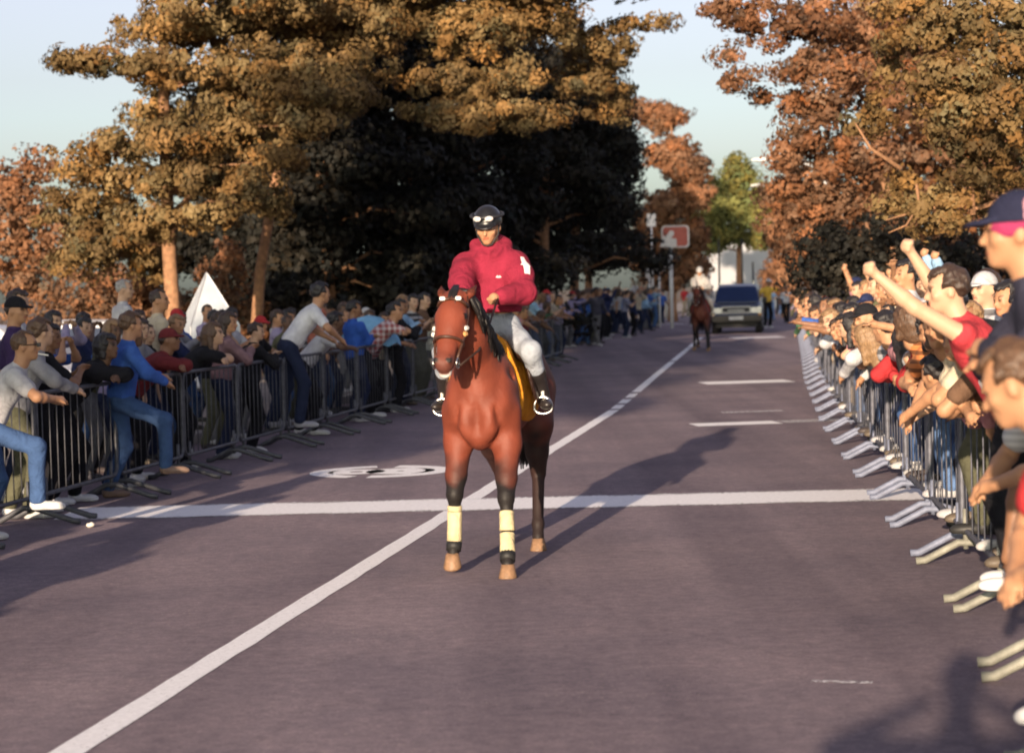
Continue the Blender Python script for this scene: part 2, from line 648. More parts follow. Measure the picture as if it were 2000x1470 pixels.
def hair_mesh(kind):
    h = 0.011 if kind != 'long' else 0.013
    S = Solid((-.14, -.19, -.34), (.14, .17, .16), h)
    if kind in ('short', 'long', 'bob', 'bun', 'crop'):
        g = 0.004 if kind == 'crop' else 0.014
        S.ball((0, -.016, .034), (.077 + g, .096 + g, .089 + g), None, 0.02)
        if kind == 'long':
            S.cone((0, -.075, -.02), (0, -.10, -.24), .085, .060, 0.05)
            for k in (-1, 1):
                S.cone((k * .070, -.03, .0), (k * .075, -.02, -.20), .034, .026, 0.03)
        if kind == 'bob':
            S.cone((0, -.06, 0), (0, -.065, -.07), .085, .070, 0.04)
            for k in (-1, 1):
                S.cone((k * .070, -.02, .0), (k * .072, -.005, -.09), .030, .024, 0.03)
        if kind == 'bun':
            S.cone((0, -.10, .02), (0, -.15, -.09), .035, .022, 0.03)
        rl = np.random.RandomState(len(kind))
        for i in range(90):                                                 # loose locks
            d = rl.normal(size=3); d[2] = abs(d[2]) * 1.1 - .35; d /= np.linalg.norm(d)
            a = np.array([0, -.016, .034]) + d * np.array([.077 + g, .096 + g, .089 + g]) * .97
            tdir = np.array([0, -.55, -.75]) + rl.normal(size=3) * .35
            tdir -= (tdir @ d) * d * .85
            tdir /= np.linalg.norm(tdir)
            S.cone(a, a + tdir * (.035 if kind != 'crop' else .018), .013 if kind != 'crop' else .009, .006, .008)
        S.wrinkle(.003, 90, 5)
        X, Y, Z = S.grid()
        # hairline: forehead and face stay free
        lim = {'crop': .068, 'short': .060}.get(kind, .055)
        face = np.maximum(np.maximum(.018 - Y - .35 * (Z - lim), Z - lim - .45 * np.abs(Y - .09)), -1)
        face = np.maximum(face, (np.abs(X) - .062) if kind in ('long', 'bob') else -1)
        smx = lambda p_, q_, k_: np.maximum(p_, q_) + np.maximum(k_ - np.abs(p_ - q_), 0) ** 2 * .25 / k_
        S.f = smx(S.f, -face + .006 * np.sin(X * 160 + Y * 90), .016)
        if kind in ('short', 'crop', 'bun'):
            q_ = np.clip((Y + .065) / .04, 0, 1)
            low = -.060 + .070 * q_ * q_ * (3 - 2 * q_) - Z
            if kind == 'bun': low = np.where(Y < -.10, -1, low)
            S.f = smx(S.f, low + .006 * np.sin(X * 140), .016)
    elif kind == 'cap':
        S.ball((0, -.014, .034), (.086, .104, .098), None, 0.01)
        X, Y, Z = S.grid()
        S.f = np.maximum(S.f, (.028 - Z) + .10 * (Y < -.2))
        B = Solid((-.14, -.19, -.34), (.14, .17, .16), h)
        B.ball((0, .085, .038), (.075, .085, .011), rotm(-8), 0.0)
        S._join((slice(None),) * 3, B.f, 0.008)
    elif kind == 'helmet':
        S.ball((0, -.012, .040), (.098, .118, .108), None, 0.01)
        X, Y, Z = S.grid()
        S.f = np.maximum(S.f, (.020 - Z) - .35 * np.maximum(-Y, 0))
        B = Solid((-.14, -.19, -.34), (.14, .17, .16), h)
        B.ball((0, .092, .034), (.078, .055, .012), rotm(-14), 0.0)
        S._join((slice(None),) * 3, B.f, 0.008)
    V, Q = S.mesh()
    return mesh_from(kind + '_hair', V, Q)


def shoe_mesh():
    S = Solid((-.07, -.12, -.01), (.07, .23, .16), 0.010)
    S.ball((0, -.035, .045), (.040, .058, .050), None, 0.03)
    S.ball((0, .06, .036), (.045, .100, .036), None, 0.04)
    S.ball((0, .125, .028), (.044, .065, .030), None, 0.03)
    S.cone((0, -.03, .06), (0, -.03, .105), .044, .043, 0.03)
    X, Y, Z = S.grid()
    S.f = np.maximum(S.f, .004 - Z)
    V, Q = S.mesh()
    c = np.ones((len(V), 3), dtype=np.float32)
    c[V[:, 2] < .020] = (1.25, 1.25, 1.25)
    return mesh_from('shoe', V, Q, cols=c)


HAIR = {k: hair_mesh(k) for k in ('short', 'crop', 'long', 'bob', 'bun', 'cap', 'helmet')}
SHOE = shoe_mesh()

RAIL = 1.04
POSES = {
    'leaning on folded forearms': Pose(lean=46, yaw=25, pitch=-4, pel=(0, -.16, .90), hl=(.15, .40, 1.13), hr=(-.14, .38, 1.15), fl=(-.13, -.22, 0), fr=(.13, -.05, 0), el=(-.8, .6, .0), er=(.8, .6, .0)),
    'leaning forward with both hands on the rail': Pose(lean=26, yaw=32, pitch=2, pel=(0, -.10, .92), hl=(-.27, .40, 1.10), hr=(.25, .42, 1.10), fl=(-.13, -.10, 0), fr=(.13, .06, 0), el=(-1, -.6, 0), er=(1, -.6, 0)),
    'clapping': Pose(lean=8, yaw=38, pitch=4, pel=(0, -.02, .93), hl=(-.035, .36, 1.30), hr=(.035, .36, 1.30), fl=(-.12, -.05, 0), fr=(.13, .05, 0), el=(-.8, 0, -.8), er=(.8, 0, -.8)),
    'standing with arms hanging': Pose(lean=3, yaw=30, pitch=2, pel=(0, 0, .93), fl=(-.13, -.04, 0), fr=(.12, .05, 0)),
    'pointing with one arm out': Pose(lean=14, yaw=42, pitch=2, pel=(0, -.05, .93), hl=(-.42, .46, 1.42), hr=(.25, .34, 1.09), fl=(-.13, -.10, 0), fr=(.13, .06, 0), er=(1, -.6, 0)),
    'cheering with both arms up': Pose(lean=6, yaw=28, pitch=-8, pel=(0, -.02, .93), hl=(-.38, .24, 1.92), hr=(.28, .22, 1.98), fl=(-.13, -.05, 0), fr=(.13, .05, 0), el=(-1, -.3, .2), er=(1, -.3, .2), fist=True),
    'craning sideways over the rail': Pose(lean=40, side=-12, twist=22, yaw=62, pitch=0, pel=(.05, -.12, .91), hl=(-.22, .46, 1.10), hr=(.30, .38, 1.10), fl=(-.12, -.16, 0), fr=(.14, .02, 0), el=(-1, -.6, 0), er=(1, -.6, 0)),
    'shading the eyes with one arm': Pose(lean=8, yaw=40, pitch=-3, pel=(0, -.04, .93), hr=(.10, .16, 1.70), hl=(-.24, .36, 1.10), fl=(-.13, -.06, 0), fr=(.13, .05, 0), er=(1, .4, .3), el=(-1, -.6, 0)),
    'holding something up to the face': Pose(lean=4, yaw=30, pitch=2, pel=(0, -.02, .93), hl=(-.11, .22, 1.56), hr=(.02, .28, 1.56), fl=(-.12, -.05, 0), fr=(.12, .05, 0), el=(-.9, .1, -.8), er=(.9, .1, -.8)),
    'standing with folded arms': Pose(lean=-3, yaw=34, pitch=6, pel=(0, 0, .93), hl=(.14, .22, 1.19), hr=(-.13, .24, 1.22), fl=(-.14, -.03, 0), fr=(.14, .05, 0), el=(-1, .1, -.5), er=(1, .1, -.5)),
    'stooping low over the rail': Pose(lean=62, yaw=12, pitch=14, pel=(0, -.22, .90), hl=(-.25, .55, .95), hr=(.22, .56, .92), fl=(-.13, -.26, 0), fr=(.13, -.12, 0), el=(-1, .2, .2), er=(1, .2, .2)),
    'hanging far out over the rail': Pose(lean=66, yaw=30, pitch=4, pel=(0, -.06, .92), hl=(-.30, .16, .90), hr=(.28, .18, .90), fl=(-.13, -.02, 0), fr=(.13, .0, 0), el=(-1, -.2, .3), er=(1, -.2, .3)),
    'bent over the rail with arms hanging out': Pose(lean=60, yaw=48, pitch=8, roll=8, pel=(0, -.08, .92), hl=(-.16, .62, .86), hr=(.20, .56, .82), fl=(-.13, -.06, 0), fr=(.13, .02, 0), el=(-1, .3, -.2), er=(1, .3, -.2)),
    'reaching out across the rail': Pose(lean=52, side=-8, yaw=36, pitch=0, pel=(0, -.08, .92), hl=(-.36, .78, 1.22), hr=(.26, .18, .90), fl=(-.13, -.06, 0), fr=(.13, .02, 0), el=(-.6, 0, -1), er=(1, -.2, .3)),
    'hunched over folded arms': Pose(lean=58, side=6, twist=-12, yaw=40, pitch=2, pel=(0, -.06, .92), hl=(.16, .42, .93), hr=(-.16, .40, .95), fl=(-.13, -.02, 0), fr=(.13, .0, 0), el=(-.8, .5, .0), er=(.8, .5, .0)),
    'chin on the rail looking along it': Pose(lean=72, side=-10, twist=15, yaw=58, pitch=6, roll=10, pel=(0, -.08, .92), hl=(-.26, .22, .90), hr=(.20, .26, .90), fl=(-.13, -.02, 0), fr=(.13, .0, 0), el=(-1, -.1, .4), er=(1, -.1, .4)),
    'walking': Pose(lean=4, yaw=0, pitch=6, pel=(0, 0, .92), hl=(-.27, .22, .98), hr=(.27, -.18, .98), fl=(-.10, -.28, .03), fr=(.10, .30, 0)),
}
PMESH = {}


def pose_meshes(key, pose=None, h=0.017, hood=False):
    if key in PMESH: return PMESH[key]
    p = pose or POSES[key]
    i = len(PMESH)
    d = {'pose': p}
    V, Q, c = p.body(h * 0.93)
    d['body'] = mesh_from('body', V, Q, cols=c)
    d['short'] = lambda: mesh_from('shirt', *p.shirt('short', h, seed=i))
    d['long'] = lambda: mesh_from('shirt', *p.shirt('long', h, 1.06, hood=hood, seed=i))
    d['none'] = lambda: mesh_from('shirt', *p.shirt('none', h, seed=i))
    d['trousers'] = lambda: mesh_from('trousers', *p.trousers('long', h, seed=i))
    d['shorts'] = lambda: mesh_from('shorts', *p.trousers('shorts', h, seed=i))
    PMESH[key] = d
    return d


def part_mesh(d, k):
    if callable(d[k]): d[k] = d[k]()
    return d[k]


def mat4(R, t):
    M = Matrix([list(R[i]) + [t[i]] for i in range(3)] + [[0, 0, 0, 1]])
    return M


def person(loc, rz, key, label, shirt, legs, skin_k='tan', hair=('short', 'dark brown'), sleeve='short', legkind='trousers',
           shoe=(0.5, 0.5, 0.5), size=1.0, group=None, pose=None, h=0.017, mirror=False, hood=False, shirt_mat=None, cat='person', cap_mat=None):
    d = pose_meshes(key, pose, h, hood)
    p = d['pose']
    root = empty('person', loc, rz)
    root.scale = (-size if mirror else size, size, size)
    tag(root, label, cat, group)
    link('body', d['body'], skin(skin_k), root)
    link('shirt' if not hood else 'hooded_sweatshirt', part_mesh(d, sleeve), shirt_mat or cloth(shirt, 'shirt_cloth'), root)
    if legkind:
        link(legkind, part_mesh(d, legkind), cloth(legs, 'trouser_cloth'), root)
    Mh = mat4(p.Rh, p.H)
    hk, hc = hair
    if hk in ('cap', 'helmet'):
        link('short_hair', HAIR['crop'], hair_mat('dark brown'), root, Mh @ Matrix.Translation((0, -.006, -.008)) @ Matrix.Diagonal((.955, .955, .94, 1)))
        link(hk, HAIR[hk], cap_mat or cloth(hc, 'cap_cloth'), root, Mh)
    elif hk:
        link('hair', HAIR[hk], hair_mat(hc), root, Mh)
    for k in (-1, 1):
        R = rotm(0, 0, p.fy[k])
        a = p.an[k]
        link('shoe', SHOE, attr_mat('shoe_leather', shoe, 0.55, 0.4), root, mat4(R, (a[0], a[1] + .03, a[2] - .085)))
    return root
# ---------------------------------------------------------------- horse (faces +Y, its left is -X)
HORSE_HEAD = {}


def horse_solid(h):
    S = Solid((-.50, -1.55, -.02), (.50, 1.55, 2.02), h)
    # trunk
    S.ball((0, -.18, 1.13), (.262, .66, .31), None, 0.08)
    S.ball((0, .48, 1.16), (.185, .34, .32), None, 0.12)
    S.ball((0, .66, 1.12), (.165, .17, .24), None, 0.09)
    S.ball((0, .68, .92), (.10, .14, .12), None, 0.06)
    S.ball((0, -.78, 1.24), (.250, .40, .29), None, 0.10)
    S.cone((0, .42, 1.43), (0, -.20, 1.36), .125, .13, 0.10)
    S.cone((0, -.35, 1.37), (0, -.80, 1.38), .16, .15, 0.10)
    for k in (-1, 1):
        S.ball((k * .080, .770, 1.02), (.070, .075, .160), rotm(0, k * 10, 0), 0.025)
        S.ball((k * .150, .69, 1.10), (.070, .10, .15), None, 0.035)        # breast muscles
        S.ball((k * .148, .52, 1.12), (.095, .19, .26), rotm(-20), 0.05)     # shoulder blade
        S.ball((k * .15, -.85, 1.14), (.135, .26, .26), None, 0.08)         # haunch
    S.ball((0, .875, 1.00), (.020, .055, .150), None, 0.035, cut=True)     # breast groove
    for k in (-1, 1):
        S.ball((k * .150, .83, .98), (.022, .05, .13), rotm(0, -k * 14, 0), 0.03, cut=True)
        S.ball((k * .20, .62, 1.32), (.03, .12, .05), rotm(35), 0.04, cut=True)
    # neck, bent a little to the horse's right
    S.cone((0, .55, 1.28), (.03, .84, 1.55), .225, .155, 0.10, 0.72)
    S.cone((.03, .84, 1.55), (.085, 1.02, 1.76), .155, .105, 0.07, 0.75)
    # head
    poll, muz = np.array([.085, 1.05, 1.80]), np.array([.120, 1.37, 1.365])
    d = (muz - poll) / np.linalg.norm(muz - poll)
    rt = np.cross(d, [0, 0, 1.0]); rt /= np.linalg.norm(rt)
    if rt[0] < 0: rt = -rt
    up = np.cross(rt, d)
    if up[1] < 0: up = -up
    R = np.stack([rt, d, up], 1)
    if np.linalg.det(R) < 0: R[:, 0] *= -1
    P = lambda x, l, z: poll + R @ np.array([x, l, z])
    HORSE_HEAD.update(R=R, poll=poll, P=P)
    S.ball(P(0, .10, -.02), (.090, .15, .105), R, 0.05)
    S.ball(P(0, .19, .015), (.088, .14, .07), R, 0.04)
    S.cone(P(0, .15, 0), P(0, .46, -.005), .088, .058, 0.05)
    S.ball(P(0, .15, -.115), (.062, .13, .075), R, 0.05)                    # jowl
    S.cone(P(0, .22, -.10), P(0, .47, -.05), .050, .036, 0.04)              # jaw
    S.ball(P(0, .50, .0), (.062, .062, .060), R, 0.03)                       # muzzle
    S.ball(P(0, .535, -.052), (.042, .040, .030), R, 0.02)                  # lower lip
    for k in (-1, 1):
        S.ball(P(k * .080, .165, .030), (.024, .032, .026), R, 0.02)         # eye ridge
        S.ball(P(k * .040, .505, .046), (.022, .030, .022), R, 0.015)
        S.ball(P(k * .047, .515, .066), (.012, .018, .012), R, 0, cut=True)
        S.ball(P(k * .066, .25, -.035), (.030, .11, .045), R, 0.03)
        # ears
        S.cone(P(k * .060, .0, .0), P(k * .100, -.055, -.01), .030, .027, 0.02)
        S.cone(P(k * .100, -.055, -.01), P(k * .118, -.125, -.03), .027, .007, 0.01)
    # fore legs: left planted ahead, right just lifted
    def fore(k, elbow, knee, fet, toe):
        S.cone((k * .160, .62, 1.05), elbow, .105, .094, 0.05)
        S.cone(elbow, (np.array(elbow) * .35 + np.array(knee) * .65), .094, .068, 0.04)
        S.cone((np.array(elbow) * .35 + np.array(knee) * .65), knee, .068, .055, 0.03)
        S.ball(np.array(knee) + (0, .012, .0), (.052, .056, .068), None, 0.02)
        S.cone(knee, (np.array(knee) * .3 + np.array(fet) * .7), .044, .036, 0.02)
        S.cone((np.array(knee) * .3 + np.array(fet) * .7), fet, .036, .040, 0.02)
        S.ball(np.array(fet) + (0, -.014, -.01), (.040, .044, .044), None, 0.02)
        S.cone(fet, toe, .037, .040, 0.02)
    fore(-1, (-.165, .62, .84), (-.175, .80, .50), (-.19, .90, .165), (-.195, .955, .085))
    fore(1, (.16, .60, .85), (.175, .72, .52), (.19, .70, .215), (.195, .735, .125))
    # hind legs
    def hind(k, stifle, hock, fet, toe):
        S.cone((k * .16, -.82, 1.12), stifle, .17, .125, 0.08)
        m = np.array(stifle) * .45 + np.array(hock) * .55
        S.cone(stifle, m, .120, .082, 0.05)
        S.cone(m, hock, .082, .056, 0.03)
        S.ball(np.array(hock) + (0, -.022, .015), (.045, .062, .068), None, 0.02)
        S.cone(hock, fet, .046, .040, 0.02)
        S.ball(np.array(fet) + (0, -.014, 0), (.042, .047, .046), None, 0.02)
        S.cone(fet, toe, .039, .042, 0.02)
    hind(-1, (-.20, -.62, .88), (-.205, -.70, .53), (-.215, -.52, .18), (-.22, -.47, .09))
    hind(1, (.17, -.66, .88), (.13, -1.02, .56), (.10, -1.22, .24), (.10, -1.20, .14))
    return S


def horse_data(h=0.0135):
    S = horse_solid(h)
    V, Q = S.mesh()
    P = HORSE_HEAD['P']; R = HORSE_HEAD['R']
    bay = np.array([.150, .034, .018]); blk = np.array([.012, .010, .010]); dk = np.array([.045, .016, .012])
    r = np.random.RandomState(4)
    nz = .05 * np.sin(V[:, 0] * 31 + 2 * np.sin(V[:, 2] * 17)) + .04 * np.sin(V[:, 2] * 43 + V[:, 1] * 29)
    low = np.clip((.80 + nz - V[:, 2]) / .22, 0, 1)                         # black points on the legs
    low = np.where(V[:, 1] < -.3, np.clip((1.02 + nz - V[:, 2]) / .30, 0, 1), low)
    c = bay[None, :] * (1 + .35 * nz[:, None] * 4)
    c = c * (1 - low[:, None]) + blk * low[:, None]
    # hindquarters of this bay run darker
    b = np.clip((-.35 - V[:, 1]) / .5, 0, 1)[:, None] * .75
    c = c * (1 - b) + dk * b
    L = (V - HORSE_HEAD['poll']) @ R
    hd = (V[:, 1] > .95) & (V[:, 2] > 1.2)
    mz = np.clip((L[:, 1] - .40) / .14, 0, 1)[:, None] * hd[:, None] * .55
    c = c * (1 - mz) + np.array([.05, .028, .025]) * mz
    ear = hd & (L[:, 1] < -.03) & (np.abs(L[:, 0]) > .06)
    c[ear] = c[ear] * .45
    lip = hd & (L[:, 2] < -.030) & (L[:, 1] > .48)
    c[lip] = (.55, .50, .47)
    for k in (-1, 1):
        nostril = ((L - np.array([k * .047, .515, .060])) ** 2).sum(1) < .020 ** 2
        c[nostril & hd] = (.01, .008, .008)
        e = ((L - np.array([k * .097, .165, .034])) ** 2).sum(1) < .022 ** 2
        c[e & hd] = (.006, .005, .005)
    body = mesh_from('body', V, Q, cols=np.clip(c, 0.002, 1))
    # saddle cloth: the flank itself, a finger thicker
    T = Solid((-.50, -.45, .80), (.50, .50, 1.70), h)
    i0 = np.round((T.lo - S.lo) / S.h).astype(int)
    T.lo = S.lo + i0 * S.h
    sub = S.f[i0[0]:i0[0] + T.n[0], i0[1]:i0[1] + T.n[1], i0[2]:i0[2] + T.n[2]]
    T.f = sub.copy()
    X, Y, Z = T.grid()
    lo_edge = .94 + .10 * np.clip((Y + .1) / .4, -1, 1) ** 2
    T.f = np.maximum(np.maximum(T.f - .024, lo_edge - Z), np.maximum(Y - .46, -.40 - Y))
    clothm = mesh_from('saddle_cloth', *T.mesh())
    # saddle
    D = Solid((-.34, -.42, 1.05), (.34, .42, 1.75), 0.012)
    D.ball((0, -.04, 1.46), (.16, .28, .055), None, 0.03)
    D.cone((0, .18, 1.52), (0, .26, 1.56), .055, .035, 0.05)
    D.cone((-.08, -.27, 1.52), (.08, -.27, 1.52), .045, .045, 0.05)
    for k in (-1, 1):
        D.ball((k * .275, .10, 1.28), (.022, .16, .22), rotm(0, -k * 12, 0), 0.03)
        D.ball((k * .20, .04, 1.42), (.09, .19, .06), rotm(0, k * 35, 0), 0.03)
    saddle = mesh_from('saddle', *D.mesh())
    # mane: locks along the crest falling to the near side
    mb = MB()
    rr = random.Random(3)
    crest = [(0.0, .46, 1.56), (.005, .62, 1.60), (.02, .78, 1.70), (.06, .93, 1.83), (.085, 1.02, 1.89)]
    for i in range(64):
        u = i / 63 * (len(crest) - 1)
        a = min(int(u), len(crest) - 2); fr = u - a
        p = Vector(crest[a]).lerp(Vector(crest[a + 1]), fr) - Vector((0, .02, .035))
        ln = rr.uniform(.16, .27)
        sx = -1
        mb.tube([p, p + Vector((sx * .075, rr.uniform(-.02, .03), -.01)), p + Vector((sx * .135, rr.uniform(-.04, .04), -ln * .55)), p + Vector((sx * (.135 + rr.uniform(0, .03)), rr.uniform(-.05, .05), -ln))],
                [.020, .022, .018, .004], 5)
    for i in range(9):
        x = rr.uniform(-.03, .03)
        mb.tube([P(x * .6, -.08, .03), P(x, .0, .075), P(x * 1.3, rr.uniform(.08, .15), .088)], [.009, .009, .002], 5)
    mane = mb.mesh('mane', True)
    mb = MB()
    for i in range(34):
        x, y = rr.uniform(-.05, .05), rr.uniform(-.05, .05)
        mb.tube([(x * .4, -1.13, 1.36), (x * .7, -1.24, 1.24), (x, -1.27 + y, .95), (x * 1.5, -1.25 + y, rr.uniform(.50, .65))], [.022, .026, .022, .005], 5)
    tail = mb.mesh('tail', True)
    # hooves
    hoof = MB()
    n = 14
    ring = lambda r, z, y: [(r * .95 * math.cos(2 * math.pi * i / n), y + r * 1.06 * math.sin(2 * math.pi * i / n), z) for i in range(n)]
    V2 = ring(.064, 0, .012) + ring(.062, .012, .011) + ring(.045, .085, -.012) + ring(.030, .092, -.012)
    F2 = [tuple(reversed(range(n))), tuple(range(3 * n, 4 * n))]
    for a in range(3):
        F2 += [(a * n + i, a * n + (i + 1) % n, (a + 1) * n + (i + 1) % n, (a + 1) * n + i) for i in range(n)]
    hoof.add(V2, F2)
    hoofm = hoof.mesh('hoof', True)
    # leg boots (wraps) for the fore legs
    return dict(body=body, saddle_cloth=clothm, saddle=saddle, mane=mane, tail=tail, hoof=hoofm)


HOOVES = [(-.197, .965, 0.0, 0), (.197, .745, .045, -16), (-.222, -.462, 0.0, 0), (.10, -1.19, .06, 24)]
FORE = {-1: ((-.180, .83, .43), (-.19, .905, .15), (-.193, .94, .105)), 1: ((.178, .718, .45), (.19, .702, .20), (.193, .725, .15))}


def wrap_mesh(k, bands):
    """Soft boot round the fore cannon; bands are (from, to) shares of its length."""
    a, b, c = [Vector(p) for p in FORE[k]]
    mb = MB()
    for f0, f1 in bands:
        q = [a.lerp(b, f) for f in (f0, f0 + .02, (f0 + f1) / 2, f1 - .02, f1)]
        mb.tube(q, [.043, .049, .048, .050, .044], 14)
    return mb


def build_horse(loc, rz, label, data, coat=(1, 1, 1), boots=True, scale=1.0, cloth_col=(.55, .22, .02)):
    root = empty('horse', loc, rz, scale)
    tag(root, label, 'horse')
    P = HORSE_HEAD['P']
    link('body', data['body'], attr_mat('horse_coat', coat, 0.6, 0.28, 22, 0.4), root)
    black = mat('horse_hair', (.010, .008, .008), 0.5)
    link('mane', data['mane'], black, root)
    link('tail', data['tail'], black, root)
    hm = mat('hoof_horn', (.20, .115, .065), 0.55, 0, .3, 30)
    for x, y, z, p in HOOVES:
        M = Matrix.Translation((x, y, z)) @ Matrix.Rotation(rad(p), 4, 'X')
        link('hoof', data['hoof'], hm, root, M)
    link('saddle_cloth', data['saddle_cloth'], cloth(cloth_col, 'saddle_cloth'), root)
    sd = link('saddle', data['saddle'], mat('saddle_leather', (.030, .014, .010), 0.4), root)
    leather = mat('bridle_leather', (.045, .018, .010), 0.45)
    white = mat('white_leather', (.50, .48, .45), 0.5)
    steel = mat('stirrup_steel', (.55, .53, .50), 0.28, 1.0)
    # bridle
    br = MB()
    def loop(l, w, zt, zb, r=.010):
        pts = [P(w * math.cos(t), l + .02 * math.sin(t), (zt + zb) / 2 + (zt - zb) / 2 * math.sin(t)) for t in np.linspace(0, 2 * math.pi, 25)]
        br.tube(pts, r, 6, False)
    loop(.33, .092, .080, -.120)
    for k in (-1, 1):
        br.tube([P(k * .075, -.03, .02), P(k * .100, .10, -.01), P(k * .098, .25, -.02), P(k * .080, .40, -.02), P(k * .066, .475, -.03)], .010, 6)
        br.tube([P(k * .098, .08, .02), P(k * .080, .075, .062), P(k * .05, .07, .088), P(0, .07, .098)], .011, 6)
    br.build('bridle', leather, root, True)
    for x in (-.055, .050):
        MB().box(P(x, .07, .100), (.036, .018, .024)).build('browband_stud', white, root, bevel=.004)
    for k in (-1, 1):
        for l in (.23, .275):
            m = MB(); m.tube([P(k * .100, l, -.005), P(k * .116, l, .002)], [.018, .013], 10)
            m.build('cheek_rosette', white if (l < .25 or k > 0) else mat('tan_leather', (.42, .22, .08), .5), root)
        m = MB()
        m.tube([P(k * .076, .475 + .032 * math.cos(t), -.035 + .032 * math.sin(t)) for t in np.linspace(0, 2 * math.pi, 17)], .006, 6, False)
        m.build('bit_ring', steel, root, True)
        # stirrup leather and iron on each flank
        m = MB()
        m.tube([(k * .315, .10, 1.36), (k * .345, .10, 1.22), (k * .348, .10, 1.115)], .011, 6)
        m.build('stirrup_leather', white, sd)
        m = MB()
        m.tube([Vector((k * .348, .10, 1.04)) + Vector((.062 * math.cos(t), 0, .075 * math.sin(t) if math.sin(t) > 0 else .040 * math.sin(t))) for t in np.linspace(0, 2 * math.pi, 25)], .0095, 8, False)
        m.build('stirrup_iron', steel, sd, True)
    if boots:
        yl = cloth((.48, .41, .25), 'boot_felt')
        m = wrap_mesh(1, ((.02, .16), (.17, 1.0))); m.build('leg_boot', yl, root, True)
        m = wrap_mesh(-1, ((.05, .50), (.54, 1.0))); m.build('leg_boot', yl, root, True)
        for k in (-1, 1):
            a, b, c = [Vector(p) for p in FORE[k]]
            m = MB(); m.tube([b, c], [.052, .050], 14); m.build('overreach_bell', mat('bell_rubber', (.012, .012, .013), .6), root, True)
    return root
# ---------------------------------------------------------------- the mounted rider (in the horse's own frame)
RIDER = Pose(lean=7, yaw=-4, pitch=17, pel=(0, -.06, 1.60), hl=(-.10, .38, 1.80), hr=(.115, .50, 1.77), fl=(-.345, .05, 1.035), fr=(.345, .05, 1.035),
             kl=(-.25, 1, .3), kr=(.25, 1, .3), el=(-1, -.35, -.6), er=(1, -.35, -.6), fist=True, fyl=14, fyr=-14)


def rider_data(h=0.0115):
    p = RIDER
    V, Q, c = p.body(h)
    d = {'body': mesh_from('body', V, Q, cols=c)}
    S = p.solid(h)
    S.ball(p.P + p.u * .07, (.185, .150, .11), p.Rt, 0.05)
    S.ball(p.P + p.u * .20, (.205, .155, .19), p.Rt, 0.06)
    S.ball(p.P + p.u * .37, (.200, .140, .16), p.Rt, 0.06)
    S.cone(p.sh[-1] - p.u * .02, p.sh[1] - p.u * .02, .076, .076, 0.08)
    S.cone(p.C, p.N - p.u * .005, .11, .080, 0.05)
    for k in (-1, 1):
        e, w = p.el[k], p.hand[k]
        S.cone(p.sh[k] - p.u * .02, p.sh[k] * .5 + e * .5, .074, .086, 0.08)
        S.cone(p.sh[k] * .5 + e * .5, e, .086, .084, 0.05)
        S.cone(e, w - (w - e) * .12, .082, .062, 0.04)
        S.cone(w - (w - e) * .14, w - (w - e) * .02, .050, .044, 0.012)
    S.ball(p.N - p.w * .085 - p.u * .0, (.14, .085, .085), p.Rt, 0.04)
    for k in (-1, 1):
        S.cone(p.N + p.r * k * .105 - p.w * .04 + p.u * .015, p.C + p.r * k * .045 + p.w * .11 + p.u * .03, .045, .030, 0.03)
    S.wrinkle(.0050, 17, 12)
    X, Y, Z = S.grid()
    cut = (p.P[2] + .095) - Z
    near = (X ** 2 + (Y - p.P[1]) ** 2 + (Z - p.P[2]) ** 2) < .07
    S.f = np.where(near, np.maximum(S.f, cut), S.f)
    d['hood'] = mesh_from('hooded_sweatshirt', *S.mesh())
    S = p.solid(h)
    S.ball(p.P + p.u * .0, (.165, .14, .13), p.Rt, 0.05)
    for k in (-1, 1):
        kn = p.kn[k]
        S.cone(p.hip[k], kn, .096, .068, 0.05)
        S.cone(kn, kn + (p.an[k] - kn) * .40, .068, .062, 0.04)
    S.wrinkle(.005, 20, 4)
    d['breeches'] = mesh_from('breeches', *S.mesh())
    S = p.solid(h)
    for k in (-1, 1):
        kn, an = p.kn[k], p.an[k]
        S.cone(kn + (an - kn) * .30, kn + (an - kn) * .5, .058, .056, 0.02)
        S.cone(kn + (an - kn) * .5, an, .056, .042, 0.02)
        R = rotm(0, 0, p.fy[k])
        f = R @ np.array([0, 1.0, 0])
        S.cone(an - f * .03 - (0, 0, .045), an + f * .10 - (0, 0, .055), .042, .038, 0.03)
        S.ball(an + f * .13 - (0, 0, .055), (.040, .06, .030), R, 0.03)
    V, Q = S.mesh()
    m = V[:, 0] < 0
    for nm, keep in (('bl', m), ('br', ~m)):
        idx = np.cumsum(keep) - 1
        fq = Q[keep[Q].all(1)]
        d[nm] = mesh_from('riding_boot', V[keep], idx[fq].astype(np.int32))
    return d


